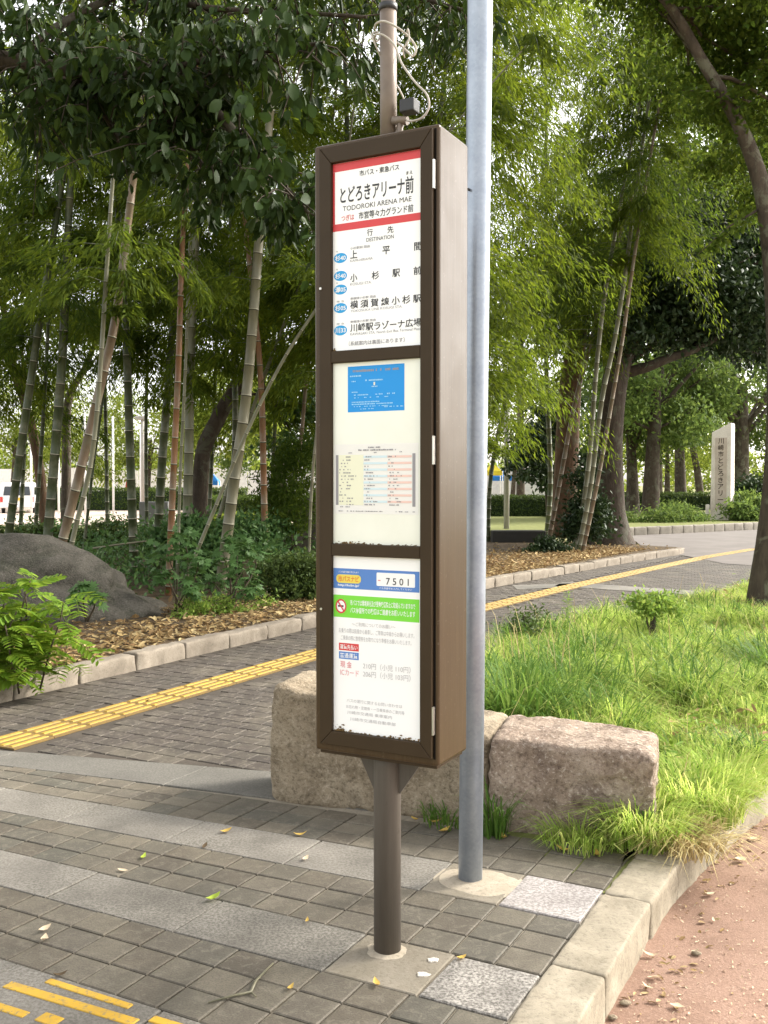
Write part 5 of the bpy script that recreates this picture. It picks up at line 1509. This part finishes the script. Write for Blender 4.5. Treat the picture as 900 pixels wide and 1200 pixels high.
tuft('grass_tuft', 'thin green tuft growing in the joint between the two stones', Vector((.475, 4.16, 0)), .06, 110, .24, 'grass_lush', .003, .7, 13)
tuft('grass_tuft', 'sparse weeds beside the foot of the grey pole', Vector((.27, 4.30, 0)), .10, 80, .12, 'grass_lush', .003, .9, 15)
tuft('grass_tuft', 'straw coloured tuft trailing at the kerb end', Vector((1.25, 4.02, 0)), .16, 420, .15, 'straw', .003, 1.8, 17)
tuft('grass_tuft', 'broad leaved lush tuft at the right edge of the verge', Vector((3.05, 7.6, 0)), .3, 350, .36, 'grass_lush', .006, 1.2, 19)
tuft('grass_tuft', 'fine green tuft halfway up the verge', Vector((1.9, 7.4, 0)), .3, 700, .30, 'grass', .004, 1.0, 21)
tuft('grass_tuft', 'pale fine tuft nearest the red road', Vector((1.68, 4.85, 0)), .22, 1000, .20, 'grass', .003, 1.3, 23)
tuft('grass_tuft', 'darker tuft in the middle of the verge', Vector((1.55, 7.9, 0)), .3, 500, .36, 'grass_lush', .005, 1.0, 25)

def weed(label, c, h, n, lean=(0, 0), seed=1, leaf=.085):
    rr = np.random.default_rng(seed)
    ro = empty('weed', c, 0, label, 'weed', 'erect leafy weeds on the verge')
    top = Vector((lean[0], lean[1], h))
    MB().tube([(0, 0, -.02), top * .5 + Vector((.01, 0, 0)), top], [.005, .004, .002], 5).build('stem', M['weed'], ro)
    t = rr.uniform(.25, 1, n); a = np.arange(n) * 2.4 + rr.normal(size=n) * .3
    P = np.array([tuple(top * float(k)) for k in t]); D = np.stack([np.cos(a), np.sin(a), np.full(n, .55) - .5 * (1 - t)], 1)
    L = leaf * (1.15 - .6 * t) * rr.uniform(.8, 1.2, n)
    leaves('foliage', P, D, L, L * .2, M['weed'], ro, True, rr, .9)
weed('tall erect weed in front of the dark path, left one of the verge', ground(662, 772), .58, 90, (.03, .02), 1)
weed('slim dark green weed beside the right stone top', ground(772, 835), .52, 70, (-.04, 0), 2)
weed('pale erect weed in the middle of the sunlit grass', ground(812, 800), .50, 70, (.05, 0), 3)
weed('short weed left of the slim dark green one', ground(716, 835), .42, 70, (0, .02), 4)
weed('small weed near the pruned shrub stump', ground(700, 790), .34, 50, (.02, 0), 5)
bush('pruned little shrub with a bare dark stem and bushy yellow green head', [pb(752,703,8.7,10), pb(775,705,8.7,13), pb(765,712,8.6,12), pb(793,716,8.7,9), pb(744,706,8.8,7)], 1700, .04, 'weed', at(763, 752, 8.7), .5, .05, group='small shrubs on the verge', stems=1)
q = MB().tube([at(763, 756, 8.7), at(765, 735, 8.7), at(766, 715, 8.7)], [.035, .03, .018], 8); tag(q.build('stump', M['bark']), 'bare dark stump under the pruned little shrub', 'stump')
bush('thin twiggy shrub with reddish shoots at the left end of the verge', [pb(612,725,8.4,12), pb(622,742,8.3,12), pb(600,735,8.4,9), pb(632,718,8.5,7)], 900, .035, 'hedge', at(618, 770, 8.4), .5, .06, group='small shrubs on the verge', stems=9)

# ------------------------------------------------------------------ THINGS LYING ON THE PAVING
FL = [('yellow_leaf', 265, 976, .055, 'curled yellow leaf on the granite slab left of the post, nearest the stone'), ('yellow_leaf', 352, 980, .06, 'yellow leaf on the paving just left of the sign post'),
      ('green_leaf', 250, 1055, .06, 'fresh green leaf lying on the wide granite band'), ('green_leaf', 168, 1006, .05, 'small fresh green leaf on the tiles above the wide granite band'),
      ('brown_leaf', 240, 993, .05, 'dark curled leaf on the edge of the upper granite band'), ('pale_leaf', 52, 1091, .05, 'pale green leaf on the tiles at the left'),
      ('pale_leaf', 52, 1103, .05, 'thin pale leaf on the tiles at the left, below the pale green one'), ('pale_leaf', 144, 1022, .05, 'thin straw leaf beside the band joint'),
      ('yellow_leaf', 510, 965, .07, 'large yellow leaf at the foot of the tan stone'), ('yellow_leaf', 521, 975, .07, 'lowest yellow leaf of the pair at the foot of the tan stone'),
      ('yellow_leaf', 486, 962, .06, 'yellow leaf by the stone, behind the sign post'), ('yellow_leaf', 441, 1155, .05, 'small yellow leaf in front of the sign post'),
      ('yellow_leaf', 540, 1125, .045, 'yellow leaf at the edge of the stained granite slab'), ('brown_leaf', 70, 1145, .05, 'brown leaf beside the yellow bars'), ('yellow_leaf', 340, 1160, .04, 'tiny tan leaf beside the twig'),
      ('pale_leaf', 300, 735, .05, 'pale leaf on the dark path beside the kerb'), ('brown_leaf', 173, 822, .07, 'brown leaf lying on the yellow strip'), ('yellow_leaf', 660, 998, .07, 'dry yellow leaf at the foot of the reddish stone'),
      ('yellow_leaf', 700, 1003, .07, 'dry tan leaf below the tuft, near the kerb'), ('yellow_leaf', 590, 983, .06, 'dry leaf by the grey pole and the stone'), ('pale_leaf', 358, 1008, .04, 'pale leaf on the upper band left of the post'), ('yellow_leaf', 360, 1081, .035, 'yellow speck of leaf on the wide granite band near the post')]
def fallen(matn, p, size, label, seed, group='fallen leaves on the paving'):
    rr = random.Random(seed); L = size; W = size * rr.uniform(.35, .55); v = []; f = []
    prof = [(0, .05), (.2, .6), (.45, 1.0), (.7, .75), (1, .03)]
    cu = rr.uniform(.10, .30)
    for t, w in prof:
        x = (t - .5) * L; z = cu * L * (2 * t - 1) ** 2
        v += [(x, -w * W / 2, z + .22 * W * w), (x, 0, z), (x, w * W / 2, z + .28 * W * w * rr.uniform(.5, 1.2))]
    for i in range(4):
        a = i * 3; f += [(a, a + 3, a + 4, a + 1), (a + 1, a + 4, a + 5, a + 2)]
    o = MB().add(v, f, 0, True).build('fallen_leaf', M[matn]); o.location = p + Vector((0, 0, .005)); o.rotation_euler = (rr.gauss(0, .12), rr.gauss(0, .1), rr.uniform(0, 6.3))
    return tag(o, label, 'leaf', group)
for i, (mt, px, py, s, lb) in enumerate(FL): fallen(mt, ground(px, py), s, lb, i)
RL = [(832, 1050, .055, 'pale curled leaf on the red road nearest the grass'), (836, 1080, .03, 'white chip of leaf on the red road'), (767, 1148, .05, 'crumpled tan leaf on the red road beside the kerb'), (815, 1117, .03, 'small white chip on the red road below the pebble line'),
      (794, 1182, .05, 'white scrap of leaf low on the red road'), (762, 1122, .06, 'curled brown leaf on the red road close to the kerb'), (868, 1010, .07, 'long tan leaf at the grass edge on the red road'), (885, 985, .08, 'large tan leaf on the red road at the right edge'),
      (815, 1025, .05, 'tan leaf in the gutter below the grass'), (760, 1160, .05, 'tan leaf fragment below the crumpled one'), (880, 950, .08, 'dry leaf under the grass edge at the right edge')]
for i, (px, py, s, lb) in enumerate(RL): fallen('pale_leaf', ground(px, py, -.128), s, lb, i + 50, 'dry leaves on the red road')
PB = [(816, 1117, .016, 'pale pebble on the red road in the middle'), (733, 1175, .017, 'white pebble in the gutter at the bottom'), (718, 1192, .015, 'lowest pale pebble in the gutter')]
for i, (px, py, s, lb) in enumerate(PB):
    o = rock(lb, ground(px, py, -.122), (s * 1.1, s * .8, s * .4), i + 2.2, 'stone_warm', 2, 'pebble'); o['category'] = 'pebble'; o['group'] = 'pebbles on the red road'
q = MB().tube([ground(244, 1177) + Vector((0, 0, .006)), ground(275, 1169) + Vector((0, 0, .007)), ground(294, 1166) + Vector((0, 0, .009)), ground(300, 1152) + Vector((0, 0, .008)), ground(320, 1131) + Vector((0, 0, .006))], [.003, .004, .005, .0045, .003], 6)
q.tube([ground(294, 1166) + Vector((0, 0, .009)), ground(300, 1170) + Vector((0, 0, .006))], .003, 5)
tag(q.build('twig', M['culm_pale']), 'bent pale twig lying on the tiles in front of the sign post', 'twig')
for i, (px, py, a, b) in enumerate(((508, 1126, .02, .015), (496, 1143, .022, .015))):
    c = ground(px, py); n = 12
    pts = [(c.x + a * math.cos(2 * math.pi * k / n) * random.uniform(.7, 1.1), c.y + b * math.sin(2 * math.pi * k / n) * random.uniform(.7, 1.1)) for k in range(n)]
    MB().prism(pts, -.003, .0045).build('lime_spot', M['monument'], pave)

# ------------------------------------------------------------------ MONUMENT, LAMP POSTS, FAR THINGS
mo = empty('stone_monument', at(846, 614, 36.5), math.radians(-40), 'tall pale inscribed stone monument with slanted top behind the far kerb', 'monument')
s = 36.5 / FPX
HM = 118 * s; WM = .78; DM = .42
v = [(-WM/2, -DM/2, -.3), (WM/2, -DM/2, -.3), (WM/2, DM/2, -.3), (-WM/2, DM/2, -.3), (-WM/2 + .04, -DM/2 + .02, HM - .34), (WM/2, -DM/2 + .01, HM), (WM/2 - .01, DM/2, HM - .02), (-WM/2 + .05, DM/2, HM - .36)]
o = MB().add(v, [(3,2,1,0),(4,5,6,7),(0,1,5,4),(1,2,6,5),(2,3,7,6),(3,0,4,7)]).build('slab', M['monument'], mo); bevel(o, .035, 2)
MB().box(-.20, .24, -DM/2 - .004, -DM/2 + .02, .55, HM - .55).build('inscription_panel', M['carved'], mo)
txt = '川崎市とどろきアリーナ'
hh = (HM - .55 - .55) / len(txt)
for i, ch in enumerate(txt):
    me = text_mesh(ch, .012); n = len(me.vertices); co = np.zeros(n * 3); me.vertices.foreach_get('co', co); co = co.reshape(-1, 3)
    lo = co.min(0); hi = co.max(0); sc = hh * .84 / max(hi[1] - lo[1], hi[0] - lo[0], .3)
    cx_, cz_ = .02, HM - .55 - hh * (i + .5)
    out = np.zeros_like(co); out[:, 0] = cx_ + (co[:, 0] - (lo[0] + hi[0]) / 2) * sc * 1.05; out[:, 2] = cz_ + (co[:, 1] - (lo[1] + hi[1]) / 2) * sc; out[:, 1] = -DM/2 - .009
    me.vertices.foreach_set('co', out.ravel()); me.update(); link('carved_letter', me, mo, [M['ink']])
q = MB().box(-.06, .06, -.06, .06, -.1, .62); o = q.build('bollard', M['monument']); bevel(o, .015, 1); o.location = at(829, 606, 36.2); o.location.z = .15; tag(o, 'short pale stone post beside the left foot of the monument', 'post')

def post(name, label, px, pyb, pyt, Y, wpx, mat, group=None, head=None):
    b = at(px, pyb, Y); h = at(px, pyt, Y).z - b.z; r = wpx / FPX * Y / 2
    ro = empty(name, b, 0, label, 'pole' if head is None else 'lamp post', group)
    MB().tube([(0, 0, -.1), (0, 0, h * .5), (0, 0, h)], [r, r, r * .9], 12).build('shaft', M[mat], ro)
    if head == 'lamp':
        o = MB().box(-r * 3.2, r * 1.6, -.18, .18, h, h + .16).build('lamp_head', M[mat], ro); bevel(o, .03, 2)
    elif head == 'cap':
        MB().tube([(0, 0, h), (0, 0, h + .06)], r * 1.25, 12).build('cap', M['black'], ro)
    return ro
WG = 'thin white poles at the plaza'
for px, pt_, lb in ((37, 470, 'thin white pole just right of the white van'), (69, 480, 'thin white pole beside the slender brown tree'), (100, 478, 'thin white pole behind the stout tan bamboo'), (133, 488, 'thin white pole standing alone in front of the hedge'), (165.5, 500, 'thin white pole close beside the grey lamp post')):
    post('white_pole', lb, px, 601, pt_, 50, 2.6, 'pole_white', WG)
post('lamp_post', 'grey square lamp post between bamboos at the left', 168, 594, 492, 45, 5, 'lamp_grey', None, 'lamp')
post('lamp_post', 'grey concrete lamp post standing on the lawn right of the sign', 593.5, 621, 440, 33, 6.5, 'lamp_grey', None, 'cap')
def slab(name, label, cat, px0, px1, pyt, pyb, Y, depth, mat, bev=.02):
    a = at(px0, pyb, Y); b = at(px1, pyb, Y); h = at(px0, pyt, Y).z - a.z
    o = MB().box(0, b.x - a.x, 0, depth, -.15, h).build(name, M[mat]); bevel(o, bev, 2); o.location = a
    return tag(o, label, cat)
slab('stone_slab', 'grey upright stone slab behind the shrubs under the grey lamp post', 'stone slab', 163, 197, 588, 622, 30, .25, 'greyslab')
slab('bench_wall', 'low dark stone bench at the left of the right bamboo clump', 'bench', 577, 640, 622, 642, 23.6, .45, 'darkstone', .03)
slab('stone_edging', 'low pale stone edging at the foot of the lawn near the grey pole', 'edging', 560, 577, 628, 640, 24.5, .4, 'kerb_far')
slab('bed_edging', 'reddish low brick edging among the leafy shrubs', 'edging', 284, 301, 656, 664, 12.8, .15, 'culm_pink', .01)

def hedge(label, x0, x1, Y, d, h, n, leaf=.09, mat='hedge'):
    c = Vector(((x0 + x1) / 2, Y, 0)); ro = empty('hedge', c, 0, label, 'hedge', 'clipped hedges at the plaza')
    w = (x1 - x0) / 2
    o = MB().box(-w + .1, w - .1, .12, d - .12, 0, h - .14).build('core', M['evergreen'], ro)
    r = RNG; f = r.integers(0, 3, n); P = np.zeros((n, 3))
    P[:, 0] = r.uniform(-w, w, n); P[:, 1] = r.uniform(0, d, n); P[:, 2] = r.uniform(0, h, n)
    P[f == 0, 1] = np.abs(r.normal(size=(f == 0).sum())) * .05; P[f == 1, 2] = h - np.abs(r.normal(size=(f == 1).sum())) * .05
    P += r.normal(size=(n, 3)) * .035
    L = r.uniform(.7, 1.3, n) * leaf
    leaves('foliage', P, r.normal(size=(n, 3)) + np.array([0, -.3, .3]), L, L * .5, M[mat], ro, False, r)
hedge('long clipped hedge behind the white poles on the left', -20.5, -8.2, 58, 1.6, 1.25, 9000, .14, 'far_green')
hedge('clipped hedge behind the bamboo left of the sign', -8.0, -2.6, 44, 1.4, .95, 5000, .12, 'far_green')
hedge('low bright hedge in front of it, left of the sign', -7.2, -3.2, 34, 1.0, .45, 3000, .10, 'far_leaf')
hedge('dark clipped hedge below the white wall right of the grey pole', 4.0, 8.6, 46, 1.3, .95, 6500, .11)
hedge('dark clipped hedge behind the park tree trunks', 11.0, 17.5, 50, 1.4, 1.05, 6500, .12)
GC = 'low plants on the bed round the monument'
bush('low green groundcover left of the monument by the far kerb', [pb(738,612,34,12), pb(760,612,34,13), pb(782,608,34,15), pb(804,606,34.5,15), pb(820,610,35,11), pb(790,600,35.5,12)], 6500, .14, 'far_green', at(780, 622, 34), .3, .22, 'groundcover', 'shrub', GC)
bush('bright leafy shrub right of the monument foot', [pb(866,600,35.5,13), pb(880,606,35.5,12), pb(872,588,36.5,11), pb(892,596,36,14)], 3500, .18, 'far_green', at(872, 617, 35.5), .4, .2, 'shrub', 'shrub', GC)
bush('dark rounded shrub behind the bright one at the right edge', [pb(884,570,40,16), pb(868,575,40,13), pb(900,578,40,16)], 3000, .16, 'evergreen', at(882, 605, 40), .5, .25, 'shrub', 'shrub', GC)

# white sheeting and tents far behind
wl = empty('white_hoarding', Vector((0, 72, 0)), 0, 'long white sheeted fence at the far end of the plaza, behind the hedges', 'fence')
x0 = -34.0; i = 0
while x0 < 14:
    o = MB().box(x0 + .02, x0 + 3.96, 0, .08, 0, 2.55 + .1 * (i % 3)).build('panel', M['hoard'], wl); x0 += 4.0; i += 1
def tent(label, px, Y, col, w=2.6, h=2.3):
    b = at(px, 600, Y); b.z = 0
    ro = empty('tent', b, 0, label, 'tent', 'small tents on the plaza')
    for sx in (-1, 1):
        for sy in (-1, 1): MB().tube([(sx * w / 2, sy * w / 2, 0), (sx * w / 2, sy * w / 2, h)], .03, 6).build('leg', M['pole_white'], ro)
    v = [(-w/2, -w/2, h), (w/2, -w/2, h), (w/2, w/2, h), (-w/2, w/2, h), (0, 0, h + .55), (-w/2, -w/2, h - .28), (w/2, -w/2, h - .28), (w/2, w/2, h - .28), (-w/2, w/2, h - .28)]
    MB().add(v, [(0,1,4),(1,2,4),(2,3,4),(3,0,4),(5,6,1,0),(6,7,2,1),(7,8,3,2),(8,5,0,3)]).build('canopy', M[col], ro)
tent('blue canopy tent on the plaza, right of the grey pole', 587, 69, 'tent_blue', 1.4, 2.05)
tent('yellow canopy tent left of the blue one', 577, 66, 'tent_yellow', 1.2, 2.4)
tent('blue canopy tent far behind the stout pale bamboo', 249, 66, 'tent_blue', .9, 1.75)
cn = empty('traffic_cone', Vector((at(149, 575, 62).x, 62, 0)), 0, 'red traffic cone on a block far behind the left bamboos', 'cone')
MB().box(-.22, .22, -.22, .22, .9, .96).build('base', M['cone'], cn)
MB().tube([(0, 0, .95), (0, 0, 1.8)], [.17, .05], 12).build('body', M['cone'], cn)
MB().box(-.5, .5, -.3, .3, 0, .9).build('plinth', M['hoard'], cn)

# the parked van
vx = at(20, 600, 52); vx.z = -.02
vx.z = -.02
van = empty('parked_van', vx, math.radians(14), 'white van parked on the plaza at the left edge, seen from behind', 'van')
def prof_body(name, prof, w, mat, parent, bev=.06):
    n = len(prof); v = [(-w/2, p[0], p[1]) for p in prof] + [(w/2, p[0], p[1]) for p in prof]
    f = [tuple(range(n)), tuple(range(2*n - 1, n - 1, -1))] + [(i, n + i, n + (i + 1) % n, (i + 1) % n) for i in range(n)]
    o = MB().add(v, f).build(name, mat, parent)
    bm = bmesh.new(); bm.from_mesh(o.data); bmesh.ops.recalc_face_normals(bm, faces=bm.faces); bm.to_mesh(o.data); bm.free()
    bevel(o, bev, 3); return o
prof_body('body', [(0, .32), (-.05, .55), (-.02, 1.0), (.12, 1.72), (.35, 1.86), (2.6, 1.84), (3.3, 1.1), (4.1, .95), (4.2, .4), (3.9, .28)], 1.66, M['carpaint'], van, .07)
def panel_(name, pts, mat):
    return MB().add(pts, [tuple(range(len(pts)))]).build(name, M[mat], van)
panel_('rear_window', [(-.68, -.035 + .02, 1.08), (.68, -.015, 1.08), (.62, .085, 1.62), (-.62, .085, 1.62)], 'glass')
for sx in (-1, 1):
    panel_('side_window', [(sx * .834, .35, 1.1), (sx * .834, 1.5, 1.1), (sx * .834, 1.5, 1.6), (sx * .834, .45, 1.6)], 'glass')
    panel_('side_window', [(sx * .834, 1.58, 1.1), (sx * .834, 2.7, 1.1), (sx * .834, 2.45, 1.6), (sx * .834, 1.58, 1.6)], 'glass')
    o = MB().box(sx * .77 - .07, sx * .77 + .07, -.07, -.0, .68, 1.0).build('tail_lamp', M['tail'], van)
    for y in (.75, 3.4):
        w = MB().tube([(sx * .70, y, .30), (sx * .84, y, .30)], .30, 20).build('wheel', M['tyre'], van)
        MB().tube([(sx * .835, y, .30), (sx * .85, y, .30)], .18, 16).build('rim', M['pole_white'], w)
MB().box(-.17, .17, -.085, -.05, .78, .95).build('number_plate', M['plate'], van)
MB().box(-.8, .8, -.12, -.02, .36, .56).build('bumper', M['carpaint'], van)
van.scale = (1, 1, .88)
